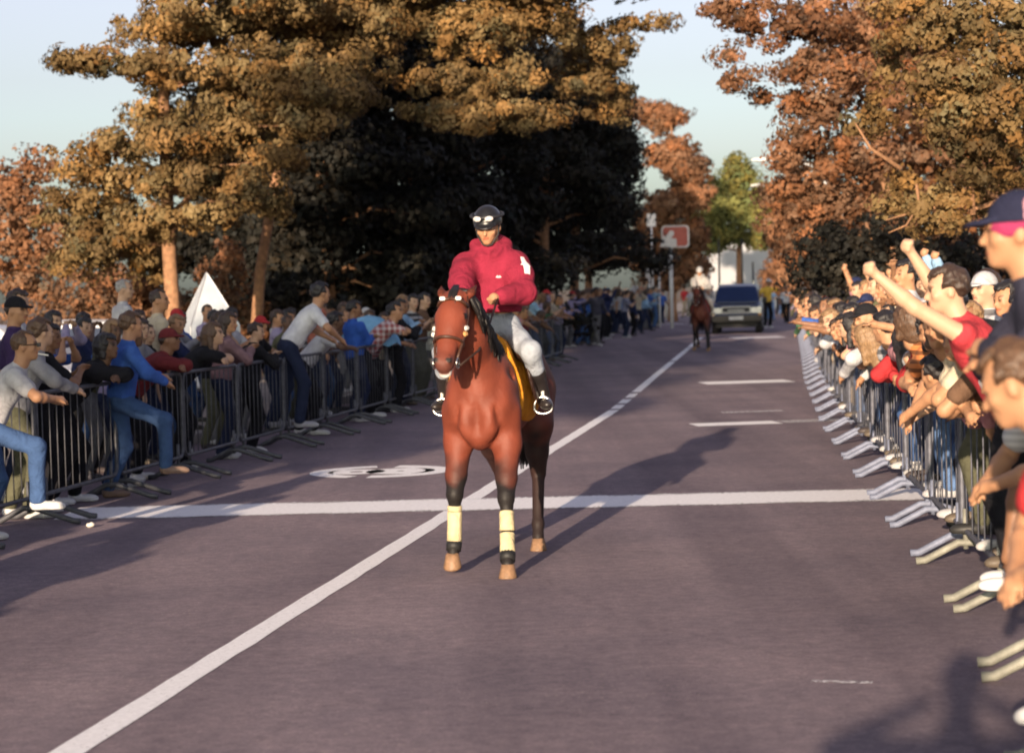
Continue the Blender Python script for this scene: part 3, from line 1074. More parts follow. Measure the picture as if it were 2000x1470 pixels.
def build_rider(hobj, label, d, hood_c, helmet_c, breech_c, detail=True, boot_c=(.022, .018, .018), scale=1.0):
    root = empty('person', hobj.location, hobj.rotation_euler[2], scale)
    tag(root, label, 'rider')
    p = RIDER
    link('body', d['body'], skin('tan'), root)
    hs = link('hooded_sweatshirt', d['hood'], cloth(hood_c, 'fleece'), root)
    link('breeches', d['breeches'], cloth(breech_c, 'breeches_cloth'), root)
    for k in ('bl', 'br'):
        link('riding_boot', d[k], mat('boot_leather', boot_c, 0.35), root)
    Mh = mat4(p.Rh, p.H)
    link('short_hair', HAIR['crop'], hair_mat('dark brown'), root, Mh @ Matrix.Diagonal((.955, .955, .94, 1)))
    hm = link('helmet', HAIR['helmet'], mat('helmet_shell', helmet_c, 0.3), root, Mh)
    if not detail: return root
    H = lambda x, y, z: Vector(p.H + p.Rh @ np.array([x, y, z]))
    g = MB()
    pts = [H(.108 * math.sin(t), -.012 + .128 * math.cos(t), .082 + .012 * math.cos(t)) for t in np.linspace(-2.9, 2.9, 25)]
    g.tube(pts, .011, 6)
    g.build('goggle_strap', mat('goggle_strap', (.015, .015, .018), .6), hm)
    for k in (-1, 1):
        S = Solid((-.05, -.03, -.04), (.05, .03, .04), .006)
        S.ball((0, 0, 0), (.031, .013, .020), None, 0)
        me = mesh_from('goggle_lens', *S.mesh())
        Rl = p.Rh @ rotm(12, 0, -k * 18)
        link('goggle_lens', me, mat('goggle_lens', (.62, .60, .58), .12, 0.3), hm, mat4(Rl, H(k * .041, .122, .090)))
    # chin strap
    g = MB()
    g.tube([H(-.082, .0, .03), H(-.072, .02, -.05), H(-.03, .06, -.108), H(0, .066, -.114), H(.03, .06, -.108), H(.072, .02, -.05), H(.082, .0, .03)], .006, 5)
    g.build('chin_strap', mat('strap_web', (.012, .012, .012), .7), hm)
    for o in hm.children: o.matrix_parent_inverse = Mh.inverted()
    # drawstring neckline, chest mark and sleeve emblem follow the cloth
    from mathutils.bvhtree import BVHTree
    me = d['hood']
    bv = BVHTree.FromPolygons([v.co.copy() for v in me.vertices], [tuple(q.vertices) for q in me.polygons])
    def decal(name, poly, origin, xdir, zdir, col, n=5):
        """A thin patch pressed on the cloth: polygon points cast onto the sweatshirt."""
        import bmesh
        bm = bmesh.new()
        vs = [bm.verts.new((x, 0, z)) for x, z in poly]
        bm.faces.new(vs)
        bmesh.ops.triangulate(bm, faces=bm.faces[:])
        bmesh.ops.subdivide_edges(bm, edges=bm.edges[:], cuts=3, use_grid_fill=True)
        xd, zd = Vector(xdir).normalized(), Vector(zdir).normalized()
        nd = xd.cross(zd).normalized()
        for v in bm.verts:
            q = Vector(origin) + xd * v.co.x + zd * v.co.z
            hit = bv.ray_cast(q - nd * .25, nd) if True else None
            v.co = (hit[0] - nd * .004) if hit[0] is not None else q
        me2 = bpy.data.meshes.new(name); bm.to_mesh(me2); bm.free()
        return link(name, me2, mat('print_white', col, .7), hs)
    # horse's left is -X; seen from the front the sleeve emblem is on the image right
    sh, e = p.sh[-1], p.el[-1]
    mid = sh + (e - sh) * .42
    up = Vector(sh - e).normalized()
    out = Vector((-.55, .84, 0)).normalized()
    xd = up.cross(out).normalized()
    nd = -out
    if xd.cross(up).dot(nd) < 0: xd = -xd
    poly = [(-.012, .085), (.014, .085), (.020, .055), (.026, .010), (.042, -.012), (.024, -.014), (.022, -.080), (-.022, -.080), (-.024, -.030), (-.034, -.012), (-.030, .012), (-.018, .030)]
    decal('sleeve_emblem', [(x * 1.0, z * 1.0) for x, z in poly], Vector(mid) , xd, up, (.62, .58, .58))
    ch = p.P + p.u * .34 - p.r * .07
    decal('chest_mark', [(-.020, -.004), (-.008, .010), (.000, .004), (.010, .012), (.022, -.003), (.010, -.008), (-.010, -.008)], Vector(ch) + Vector((0, .1, 0)), Vector((1, 0, 0)), Vector((0, 0, 1)), (.5, .34, .36))
    return root
# ---------------------------------------------------------------- ground, road, paint
def sheet(name, pts, z, m, kind='structure', sub=None):
    me = bpy.data.meshes.new(name)
    me.from_pydata([(p[0], p[1], z) for p in pts], [], [tuple(range(len(pts)))])
    me.update()
    o = link(name, me, m)
    tag(o, kind=kind)
    return o


def asphalt():
    m, nt, b = nodes_of('asphalt')
    fine = noise(nt, 55, 6, .75)
    big = noise(nt, .55, 6, .65)
    mid = noise(nt, 11, 6, .8)
    r1 = ramp(nt, fine.outputs[0], [(.30, (.150, .126, .144)), (.62, (.246, .206, .230)), (.78, (.40, .34, .35))])
    r2 = ramp(nt, big.outputs[0], [(.35, (.78, .76, .80)), (.65, (1.12, 1.06, 1.04))])
    r3 = ramp(nt, mid.outputs[0], [(.34, (.78, .78, .80)), (.50, (1.0, 1.0, 1.0)), (.66, (1.28, 1.26, 1.22))])
    m1 = nt.nodes.new('ShaderNodeMix'); m1.data_type = 'RGBA'; m1.blend_type = 'MULTIPLY'; m1.inputs[0].default_value = 1
    m2 = nt.nodes.new('ShaderNodeMix'); m2.data_type = 'RGBA'; m2.blend_type = 'MULTIPLY'; m2.inputs[0].default_value = 1
    nt.links.new(r1.outputs[0], m1.inputs[6]); nt.links.new(r2.outputs[0], m1.inputs[7])
    nt.links.new(m1.outputs[2], m2.inputs[6]); nt.links.new(r3.outputs[0], m2.inputs[7])
    # pale scuffs and chippings
    vor = nt.nodes.new('ShaderNodeTexVoronoi'); vor.inputs['Scale'].default_value = 22
    tc = nt.nodes.new('ShaderNodeTexCoord'); nt.links.new(tc.outputs['Object'], vor.inputs['Vector'])
    rv = ramp(nt, vor.outputs[0], [(.06, (1, 1, 1)), (.20, (0, 0, 0))])
    patch = noise(nt, .8, 5, .7)
    rp = ramp(nt, patch.outputs[0], [(.46, (0, 0, 0)), (.64, (.75, .75, .75))])
    mm = nt.nodes.new('ShaderNodeMath'); mm.operation = 'MULTIPLY'
    nt.links.new(rv.outputs[0], mm.inputs[0]); nt.links.new(rp.outputs[0], mm.inputs[1])
    m3 = nt.nodes.new('ShaderNodeMix'); m3.data_type = 'RGBA'
    nt.links.new(mm.outputs[0], m3.inputs[0]); nt.links.new(m2.outputs[2], m3.inputs[6])
    m3.inputs[7].default_value = (.45, .38, .33, 1)
    # wheel tracks, oil stains and fine cracks
    mp = nt.nodes.new('ShaderNodeMapping'); mp.inputs['Rotation'].default_value = (0, 0, TH); mp.inputs['Scale'].default_value = (1.1, .035, 1)
    nt.links.new(tc.outputs['Object'], mp.inputs[0])
    trk = nt.nodes.new('ShaderNodeTexNoise'); trk.inputs['Scale'].default_value = 1.0; trk.inputs['Detail'].default_value = 4
    nt.links.new(mp.outputs[0], trk.inputs['Vector'])
    rt_ = ramp(nt, trk.outputs[0], [(.36, (.78, .77, .79)), (.60, (1.07, 1.06, 1.05))])
    m4 = nt.nodes.new('ShaderNodeMix'); m4.data_type = 'RGBA'; m4.blend_type = 'MULTIPLY'; m4.inputs[0].default_value = 1
    nt.links.new(m3.outputs[2], m4.inputs[6]); nt.links.new(rt_.outputs[0], m4.inputs[7])
    wv = noise(nt, 1.3, 5, .7)
    ad = nt.nodes.new('ShaderNodeMixRGB'); ad.blend_type = 'ADD'; ad.inputs[0].default_value = .55
    nt.links.new(tc.outputs['Object'], ad.inputs[1]); nt.links.new(wv.outputs['Color'], ad.inputs[2])
    vc = nt.nodes.new('ShaderNodeTexVoronoi'); vc.feature = 'DISTANCE_TO_EDGE'; vc.inputs['Scale'].default_value = .42
    nt.links.new(ad.outputs[0], vc.inputs['Vector'])
    rc_ = ramp(nt, vc.outputs[0], [(.003, (.62, .61, .63)), (.010, (1, 1, 1))])
    m5 = nt.nodes.new('ShaderNodeMix'); m5.data_type = 'RGBA'; m5.blend_type = 'MULTIPLY'; m5.inputs[0].default_value = .25
    nt.links.new(m4.outputs[2], m5.inputs[6]); nt.links.new(rc_.outputs[0], m5.inputs[7])
    nt.links.new(m5.outputs[2], b.inputs['Base Color'])
    b.inputs['Roughness'].default_value = .92
    b.inputs['Specular IOR Level'].default_value = .2
    bump(nt, b, fine.outputs[0], .55, .012)
    return m


ASPH = asphalt()
EARTH = mat('dry_earth', (.115, .080, .050), .95, 0, .4, 2.5, .4)
PAVE = mat('pavement_concrete', (.22, .19, .17), .9, 0, .2, 5, .2)
sheet('ground', [(-900, -300), (900, -300), (900, 1600), (-900, 1600)], -.012, EARTH)
q = lambda s, t: road(s, t)
sheet('road', [q(-30, -4.6), q(-30, 5.4), q(600, 5.4), q(600, -4.6)], 0.0, ASPH)


def paint(worn=.35, fuzzy=False, axis='Y', half=.2, name='road_paint'):
    m, nt, b = nodes_of(name)
    n = noise(nt, 26, 6, .7)
    r = ramp(nt, n.outputs[0], [(.25, (.70, .69, .70)), (.6, (.88, .87, .88))])
    nt.links.new(r.outputs[0], b.inputs['Base Color'])
    b.inputs['Roughness'].default_value = .75
    # chipped away where the noise runs low; a powder line also thins towards its edges
    n2 = noise(nt, 30, 5, .75)
    tr = nt.nodes.new('ShaderNodeBsdfTransparent')
    mx = nt.nodes.new('ShaderNodeMixShader')
    src = n2.outputs[0]
    lo, hi = .22 + worn * .2, .30 + worn * .25
    if fuzzy:
        tc = nt.nodes.new('ShaderNodeTexCoord')
        sp = nt.nodes.new('ShaderNodeSeparateXYZ'); nt.links.new(tc.outputs['Object'], sp.inputs[0])
        wob = noise(nt, 1.6, 4, .6)
        ab = nt.nodes.new('ShaderNodeMath'); ab.operation = 'ABSOLUTE'; nt.links.new(sp.outputs[axis], ab.inputs[0])
        mr = nt.nodes.new('ShaderNodeMapRange')
        mr.inputs['From Min'].default_value = half * .30; mr.inputs['From Max'].default_value = half
        mr.inputs['To Min'].default_value = .42; mr.inputs['To Max'].default_value = -.34
        nt.links.new(ab.outputs[0], mr.inputs['Value'])
        ad = nt.nodes.new('ShaderNodeMath'); ad.operation = 'ADD'
        nt.links.new(mr.outputs[0], ad.inputs[0]); nt.links.new(n2.outputs[0], ad.inputs[1])
        a2 = nt.nodes.new('ShaderNodeMath'); a2.operation = 'MULTIPLY_ADD'
        nt.links.new(wob.outputs[0], a2.inputs[0]); a2.inputs[1].default_value = .5; nt.links.new(ad.outputs[0], a2.inputs[2])
        src = a2.outputs[0]
        lo, hi = .62, .80
    rr = ramp(nt, src, [(lo, (0, 0, 0)), (hi, (1, 1, 1))])
    nt.links.new(rr.outputs[0], mx.inputs[0])
    nt.links.new(tr.outputs[0], mx.inputs[1]); nt.links.new(b.outputs[0], mx.inputs[2])
    nt.links.new(mx.outputs[0], nt.nodes['Material Output'].inputs[0])
    return m


PAINT = paint(.40)
THIN = paint(1.15, name='worn_road_paint')


def strip(name, a, b, w, m, z=.004, jit=0.0, seed=0):
    """Painted strip from a to b, its own local X along the strip."""
    a, b = Vector(a), Vector(b)
    L = (b - a).length
    n = max(2, int(L / .35)) if jit else 2
    r = random.Random(seed)
    V, Fc = [], []
    for i in range(n):
        x = -L / 2 + L * i / (n - 1)
        V += [(x, -w / 2 + r.uniform(-jit, jit), 0), (x, w / 2 + r.uniform(-jit, jit), 0)]
    for i in range(n - 1):
        Fc.append((2 * i, 2 * i + 2, 2 * i + 3, 2 * i + 1))
    me = bpy.data.meshes.new(name); me.from_pydata(V, [], Fc); me.update()
    o = link(name, me, m)
    c = (a + b) / 2
    o.location = (c.x, c.y, z)
    o.rotation_euler = (0, 0, math.atan2(b.y - a.y, b.x - a.x))
    tag(o, kind='structure')
    return o


# centre line: solid, then short broken pieces, then solid again far off
strip('road_line', (-2.55, 4.0, 0), (1.52, 32.2, 0), .15, PAINT, jit=.006, seed=1)
for i, (y0, y1) in enumerate(((32.5, 33.6), (34.0, 35.2), (35.7, 37.0), (37.5, 52.0), (52.6, 63.0), (63.5, 75.0))):
    f = lambda y: (1.52 + (y - 32.2) * .1195, y, 0)
    strip('road_line', f(y0), f(y1), .15, PAINT, jit=.005, seed=5 + i)
# the powdered finish line
strip('finish_line', (-3.9, 18.60, 0), (3.9, 18.40, 0), 1.35, paint(.4, True, 'Y', .675, 'powder_line'), z=.008)
# short cross strips in the right-hand lane
for (x0, x1, y, w) in ((2.37, 3.50, 28.3, .62), (3.56, 5.2, 40.2, 1.1), (7.5, 9.2, 72.9, 1.6)):
    strip('road_strip', (x0, y, 0), (x1, y + .15, 0), w, PAINT, jit=.01, seed=int(y))
strip('road_strip', (6.5, 105.0, 0), (8.2, 101.5, 0), .5, PAINT, seed=70)
strip('road_strip', (3.55, 28.5, 0), (4.6, 28.7, 0), .5, THIN, seed=77)
strip('road_strip', (3.0, 30.9, 0), (3.9, 31.0, 0), .3, THIN, seed=78)
strip('road_strip', (1.35, 9.9, 0), (1.62, 9.82, 0), .05, THIN, seed=79)


def roundel():
    """Round painted mark on the left lane: a disc with worn slits and a stepped gap across it."""
    def arc(cx, cy, r0, r1, a0, a1, n=26):
        o = [(cx + r1 * math.cos(t), cy + r1 * math.sin(t)) for t in np.linspace(a0, a1, n)]
        i = [(cx + r0 * math.cos(t), cy + r0 * math.sin(t)) for t in np.linspace(a1, a0, n)]
        return o + i
    mb = MB()
    def quads(poly_outer, n):
        V = [(x, y, 0) for x, y in poly_outer]
        mb.add(V, [(i, i + 1, 2 * n - 2 - i, 2 * n - 1 - i) for i in range(n - 1)])
    R = .74
    quads(arc(0, 0, .50, R, rad(104), rad(252)), 26)      # left rim
    quads(arc(0, 0, .46, R, rad(-92), rad(84)), 26)      # right rim
    quads(arc(-.26, 0, .07, .30, 0, 2 * math.pi), 26)     # left figure
    quads(arc(.20, .02, .04, .36, 0, 2 * math.pi), 26)    # right figure
    o = mb.build('road_roundel', PAINT)
    o.location = (-1.38, 22.2, .005)
    o.rotation_euler = (0, 0, -.12)
    tag(o, kind='structure')


roundel()
# raised pavements with their kerb stones
def slab(name, t0, t1, s0=-30, s1=260):
    mb = MB()
    P4 = [road(s0, t0), road(s0, t1), road(s1, t1), road(s1, t0)]
    V = [(p.x, p.y, -.01) for p in P4] + [(p.x, p.y, .12) for p in P4]
    mb.add(V, [(0, 1, 5, 4), (1, 2, 6, 5), (2, 3, 7, 6), (3, 0, 4, 7), (4, 5, 6, 7)])
    return tag(mb.build(name, PAVE), kind='structure')


kr, kl = slab('pavement_right', 5.57, 8.4), slab('pavement_left', -8.4, -4.77)
kerb = MB().box((0, 0, .055), (.16, .985, .13)).mesh('kerb_stone', bevel=.012)
KERBM = mat('kerb_concrete', (.26, .24, .22), .9, 0, .2, 8, .2)
for t, par in ((5.485, kr), (-4.685, kl)):
    for i in range(60):
        p = road(4 + i, t)
        link('kerb_stone', kerb, KERBM, par, Matrix.Translation(p) @ Matrix.Rotation(-TH, 4, 'Z'))

# ---------------------------------------------------------------- crowd barriers
STEEL = mat('galvanised_steel', (.15, .17, .24), .65, .10, .25, 14)
STEEL2 = mat('weathered_steel', (.20, .20, .17), .65, .1, .3, 12)
STEEL4 = mat('grey_steel', (.10, .105, .13), .6, .25, .3, 12)
STEEL3 = mat('dull_dark_steel', (.085, .088, .10), .6, .3, .3, 12)
BL, BH = 2.02, 1.08
mb = MB()
rc = .10
pts = []
for cx, cz, a0 in ((BL / 2 - rc, BH - rc, 0), (-BL / 2 + rc, BH - rc, 90), (-BL / 2 + rc, .22 + rc, 180), (BL / 2 - rc, .22 + rc, 270)):
    for k in range(5):
        t = rad(a0 + 22.5 * k)
        pts.append((cx + rc * math.cos(t), 0, cz + rc * math.sin(t)))
pts.append(pts[0])
mb.tube(pts, .019, 8, False)
BFRAME = mb.mesh('frame', True)
BBAR = MB().tube([(0, 0, .225), (0, 0, BH - .005)], .0055, 6).mesh('bar', True)
mb = MB()
mb.tube([(0, 0, .36), (0, 0, .10)], .018, 8)
mb.tube([(0, -.44, .026), (0, -.38, .032), (0, -.05, .14), (0, .05, .14), (0, .26, .030), (0, .32, .026)], .025, 8)
BFOOT = mb.mesh('foot', True)


def barrier(s, t, label, dth=0.0, group=None, m=STEEL):
    p = road(s, t)
    o = empty('crowd_barrier', p, math.pi / 2 - TH + dth)
    tag(o, label, 'barrier', group)
    md = m if m is STEEL3 else STEEL4
    link('frame', BFRAME, md, o)
    n = 11 if t < 0 else 6
    for i in range(n):
        link('bar', BBAR, md, o, Matrix.Translation((-BL / 2 + BL * (i + .8) / (n + .6), 0, 0)))
    for k in (-1, 1):
        link('foot', BFOOT, m, o, Matrix.Translation((k * (BL / 2 - .17), 0, 0)))
    return o


def t_right(s):
    return float(np.interp(s, [3, 6, 9, 12, 18, 28, 41, 56, 87], [3.75, 3.9, 4.10, 4.16, 3.92, 3.58, 3.38, 3.32, 3.16]))


def t_left(s):
    return float(np.interp(s, [10, 17, 28, 40, 70], [-3.4, -3.36, -3.22, -3.1, -3.0]))


ONES = ['', 'first', 'second', 'third', 'fourth', 'fifth', 'sixth', 'seventh', 'eighth', 'ninth', 'tenth', 'eleventh', 'twelfth', 'thirteenth', 'fourteenth', 'fifteenth', 'sixteenth', 'seventeenth', 'eighteenth', 'nineteenth']
TENS = {20: 'twentieth', 30: 'thirtieth', 40: 'fortieth'}


def ordinal(n):
    if n < 20: return ONES[n]
    if n in TENS: return TENS[n]
    return {2: 'twenty', 3: 'thirty', 4: 'forty'}[n // 10] + '-' + ONES[n % 10]


s, i = 9.52, 0
while s < 84:
    d = math.atan((t_right(s + 1) - t_right(s - 1)) / 2)
    barrier(s, t_right(s), '%s steel crowd barrier from the camera along the right crowd' % ordinal(i + 1), -d,
            'crowd barriers on the right', STEEL2 if s < 15.5 else STEEL)
    s += 2.08; i += 1
s, i = 14.6, 0
while s < 56:
    d = math.atan((t_left(s + 1) - t_left(s - 1)) / 2)
    barrier(s, t_left(s), '%s steel crowd barrier from the left picture edge along the left crowd' % ordinal(i + 1), -d, 'crowd barriers on the left', STEEL3)
    s += 2.08; i += 1
# ---------------------------------------------------------------- trees
def leaf_mat(name, c):
    m, nt, b = nodes_of(name)
    at_ = nt.nodes.new('ShaderNodeAttribute'); at_.attribute_name = 'Col'
    mx = nt.nodes.new('ShaderNodeMix'); mx.data_type = 'RGBA'; mx.blend_type = 'MULTIPLY'
    mx.inputs[0].default_value = 1
    mx.inputs[6].default_value = tuple(c) + (1,)
    nt.links.new(at_.outputs['Color'], mx.inputs[7])
    nt.links.new(mx.outputs[2], b.inputs['Base Color'])
    b.inputs['Roughness'].default_value = .7
    b.inputs['Specular IOR Level'].default_value = .2
    tl = nt.nodes.new('ShaderNodeBsdfTranslucent')
    nt.links.new(mx.outputs[2], tl.inputs[0])
    ms = nt.nodes.new('ShaderNodeMixShader'); ms.inputs[0].default_value = .15
    nt.links.new(b.outputs[0], ms.inputs[1]); nt.links.new(tl.outputs[0], ms.inputs[2])
    nt.links.new(ms.outputs[0], nt.nodes['Material Output'].inputs[0])
    return m


LEAF = {'olive': leaf_mat('olive_foliage', (.150, .094, .038)), 'russet': leaf_mat('russet_foliage', (.165, .080, .042)),
        'green': leaf_mat('green_foliage', (.115, .115, .035))}
LEAF['painted_shade'] = leaf_mat('painted_shade_foliage', (.015, .014, .011))  # near-black leaves: the deep shade is painted into their colour
BARK = mat('bark', (.24, .125, .065), .9, 0, .35, 9, .8)


def bark_mesh(segs):
    mb = MB()
    for pts, rs in segs:
        mb.tube(pts, rs, 9)
    return mb.mesh('trunk', True)


def leaves(blobs, seed, leaf=.10, tufts=1.0, per=26, tuft_r=.20, hue=.22, droop=.0, slim=.42):
    """blobs: (centre, radii). Tufts of small folded leaves spread through each bough, thickest at its skin."""
    r = np.random.RandomState(seed)
    C, T, D = [], [], []
    for c, rr in blobs:
        rr = np.array(rr, float)
        area = (rr[0] * rr[1] + rr[0] * rr[2] + rr[1] * rr[2])
        n = max(6, int(area * 26 * tufts))
        d = r.normal(size=(n, 3)); d /= np.linalg.norm(d, axis=1)[:, None]
        rad_ = r.rand(n) ** .35
        lump = 1 + .22 * np.sin(d[:, 0] * 5 + r.rand() * 6) * np.sin(d[:, 2] * 6 + r.rand() * 6) + .12 * r.normal(size=n)
        C.append(np.array(c)[None] + d * rad_[:, None] * rr * lump[:, None])
        D.append(d)
        tone = 1 + hue * .6 * r.normal()
        T.append(np.clip(tone + hue * r.normal(size=n), .45, 1.7))
    C = np.concatenate(C); T = np.concatenate(T); D = np.concatenate(D)
    n = len(C)
    big = tuft_r * (.6 + .8 * r.rand(n))
    off = r.normal(size=(n, per, 3)); off /= np.linalg.norm(off, axis=2)[..., None]
    off *= (r.rand(n, per) ** .25)[..., None]
    p = C[:, None] + off * big[:, None, None] * np.array([1.1, 1.1, .8])
    p = p.reshape(-1, 3)
    m = len(p)
    ax = r.normal(size=(m, 3)) * .75 + off.reshape(-1, 3) * 1.2 + np.array([0, 0, -droop])
    # sprays lie along the skin of their clump, so a clump catches the light as one
    n0 = off.reshape(-1, 3) * 1.0 + np.repeat(D, per, axis=0) * .7 + r.normal(size=(m, 3)) * .38
    n0 /= np.linalg.norm(n0, axis=1)[:, None]
    ax = r.normal(size=(m, 3)) * .8 + np.array([0, 0, -droop])
    ax -= (ax * n0).sum(1)[:, None] * n0
    ax /= np.linalg.norm(ax, axis=1)[:, None] + 1e-6
    sd = np.cross(n0, ax)
    nm = -n0
    L = leaf * (.6 + .8 * r.rand(m))[:, None]
    W = L * slim
    V = np.stack([p - ax * L * .5, p + sd * W + nm * W * .25, p + ax * L * .5, p - sd * W + nm * W * .25], 1).reshape(-1, 3)
    i = np.arange(m)[:, None] * 4
    Q = np.concatenate([i + np.array([[0, 1, 2, 3]])]).astype(np.int32)
    t = np.repeat(T, per) * (1 + .06 * r.normal(size=m))
    hu = np.repeat(r.normal(size=n) * .10, per)
    col = np.stack([t * (1 + hu), t, t * (1 - hu)], 1).clip(.2, 2.2)
    return mesh_from('crown', V, Q, smooth=False, cols=np.repeat(col, 4, axis=0))


def tree(base, label, blobs, kind='olive', trunk_r=.16, top=None, seed=1, lean=(0, 0), extra=(), name='tree', group=None, above=None, **kw):
    """blobs in world coordinates; limbs run from the trunk to the boughs."""
    o = empty(name, base)
    tag(o, label, 'tree', group)
    b = Vector(base)
    r = random.Random(seed)
    top = top or max(c[2] for c, _ in blobs)
    H = top - b.z
    tp = [Vector((lean[0] * f * f + .10 * math.sin(5 * f + seed), lean[1] * f, H * f)) for f in (0, .06, .2, .4, .6, .8, .95)]
    segs = [(tp, [trunk_r * k for k in (1.45, 1.1, .95, .8, .6, .4, .15)])]
    for c, rr in blobs:
        c = Vector(c) - b
        if (c - Vector((0, 0, c.z))).length > 3.4 or c.z > 7.6 or r.random() < .35: continue
        f = min(max((c.z - .25 * (abs(c.x) + abs(c.y)) * .5) / H, .22), .9)
        j = f * 6
        a = Vector((lean[0] * f * f + .10 * math.sin(5 * f + seed), lean[1] * f, H * f))
        mid = a.lerp(c, .5) + Vector((r.uniform(-.25, .25), r.uniform(-.2, .2), r.uniform(.1, .45)))
        segs.append(([a, mid, mid.lerp(c, .7)], [trunk_r * .30 + .01, trunk_r * .20 + .01, .006]))
    for e_ in extra:
        segs.append(([Vector(p) - b for p in e_[0]], e_[1]))
    link('trunk', bark_mesh(segs), BARK, o)
    link('crown', leaves([(tuple(Vector(c) - b), rr) for c, rr in blobs], seed, **kw), LEAF[kind], o)
    if above:      # the part of the crown that rises out of the picture
        link('crown', leaves([(tuple(Vector(c) - b), rr) for c, rr in above], seed + 1, leaf=.24, tufts=.45, per=16, tuft_r=.40), LEAF[kind], o)
    return o


def px(lst, k=1.0):
    """Boughs given by where they stand: photo pixel, distance, radii in metres."""
    out = []
    for x, y, Y, rx, ry, rz in lst:
        out.append((tuple(at(x, y, Y)), (rx * k, ry * k, rz * k)))
    return out


# the broad cedar behind the left crowd
cedar = px([
    (430, 40, 40, 1.5, 1.3, .45), (560, 30, 41, 1.4, 1.2, .5), (330, 60, 40, .9, .9, .35), (690, 50, 42, 1.1, 1.2, .6),
    (190, 122, 39, .85, .6, .20), (130, 118, 39, .35, .4, .12), (290, 130, 39.5, .8, .8, .28), (400, 140, 39, 1.0, .9, .38), (530, 130, 39.5, 1.1, 1.0, .42), (650, 130, 40, 1.0, 1.0, .42),
    (430, 215, 39.5, .55, .6, .40), (560, 200, 38.5, .9, .9, .40), (660, 195, 38.5, .75, .8, .34), (310, 215, 40.5, .65, .7, .45),
    (600, 245, 38, .6, .6, .20), (470, 265, 39.5, .9, .8, .32), (350, 280, 39, .9, .9, .35), (250, 285, 40, .75, .7, .3), (540, 310, 38, .6, .6, .18),
    (170, 320, 40.5, .65, .7, .38), (180, 400, 41, .9, .8, .45), (280, 350, 39.5, .75, .7, .32), (400, 345, 39, .8, .8, .35), (490, 370, 38.5, .65, .7, .32),
    (320, 430, 40, .8, .7, .40), (420, 420, 39.5, .5, .6, .25), (230, 470, 41, .9, .8, .5), (540, 405, 39, .35, .4, .18), (160, 500, 42, .7, .7, .5), (300, 510, 42, .6, .6, .45),
])
tr_ = random.Random(17)
cedar = [(c, (r0, r1 * 2.0, r2)) for c, (r0, r1, r2) in cedar]
cedar_top = [((tr_.uniform(-10.5, -3.0), tr_.uniform(37.5, 43), tr_.uniform(7.8, 13.5)), (1.5, 1.3, .6)) for k in range(46)]
tree(tuple(at(346, 730, 40).xy) + (0,), 'broad cedar with pale lit trunk and layered olive boughs behind the left crowd', cedar, 'olive', .14, 13.0, 3, above=cedar_top, per=66, tufts=.70, leaf=.10, tuft_r=.22, droop=.7, slim=.30)
# the second trunk and the boughs over the middle
mid = px([
    (800, 30, 44, 1.3, 1.2, .55), (900, 60, 44, 1.3, 1.2, .6), (1000, 40, 45, 1.2, 1.2, .6), (1080, 60, 46, .8, .9, .45),
    (880, 165, 42, 1.0, .9, .40), (980, 150, 43, .9, .9, .5), (860, 215, 41, .7, .7, .28), (960, 222, 40.5, 1.1, .8, .30), (1060, 235, 40.5, .6, .6, .22), (900, 245, 40.5, .6, .6, .2),
    (1160, 90, 47, 1.1, 1.0, .4), (1260, 45, 47, .7, .6, .15), (1210, 50, 47, .5, .5, .16), (1140, 150, 48, .9, .9, .6), (1190, 190, 49, .6, .8, .6),
])
mid_top = [((tr_.uniform(-5.0, 2.2), tr_.uniform(42, 48), tr_.uniform(8.0, 12.5)), (1.5, 1.4, .6)) for k in range(40)]
tree(tuple(at(505, 720, 45).xy) + (0,), 'leaning cedar whose lit lower bough hangs over the road', mid, 'olive', .12, 12.0, 5, above=mid_top, lean=(3.2, 0), per=70, tufts=.72, leaf=.10, tuft_r=.23, droop=.7, slim=.30)
# deep shade, put into the leaf colour: the row that stands along the left of the road behind them
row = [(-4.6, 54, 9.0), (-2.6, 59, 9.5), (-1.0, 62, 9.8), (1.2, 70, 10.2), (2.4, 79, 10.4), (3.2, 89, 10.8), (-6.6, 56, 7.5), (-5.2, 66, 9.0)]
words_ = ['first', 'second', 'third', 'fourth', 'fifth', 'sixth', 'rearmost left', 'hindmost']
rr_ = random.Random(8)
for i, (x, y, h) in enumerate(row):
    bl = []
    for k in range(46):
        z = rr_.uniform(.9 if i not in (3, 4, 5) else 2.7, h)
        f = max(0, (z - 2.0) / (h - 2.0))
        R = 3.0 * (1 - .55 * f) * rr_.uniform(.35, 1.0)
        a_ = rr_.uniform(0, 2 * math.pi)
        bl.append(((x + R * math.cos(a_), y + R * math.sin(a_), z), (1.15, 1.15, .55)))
    tree((x, y, .0), 'dark shaded tree, %s in the row along the left of the road' % words_[i], bl, 'painted_shade', .17, h - .5, 20 + i, per=24, tufts=.5, leaf=.16, tuft_r=.34, group='shaded roadside trees')
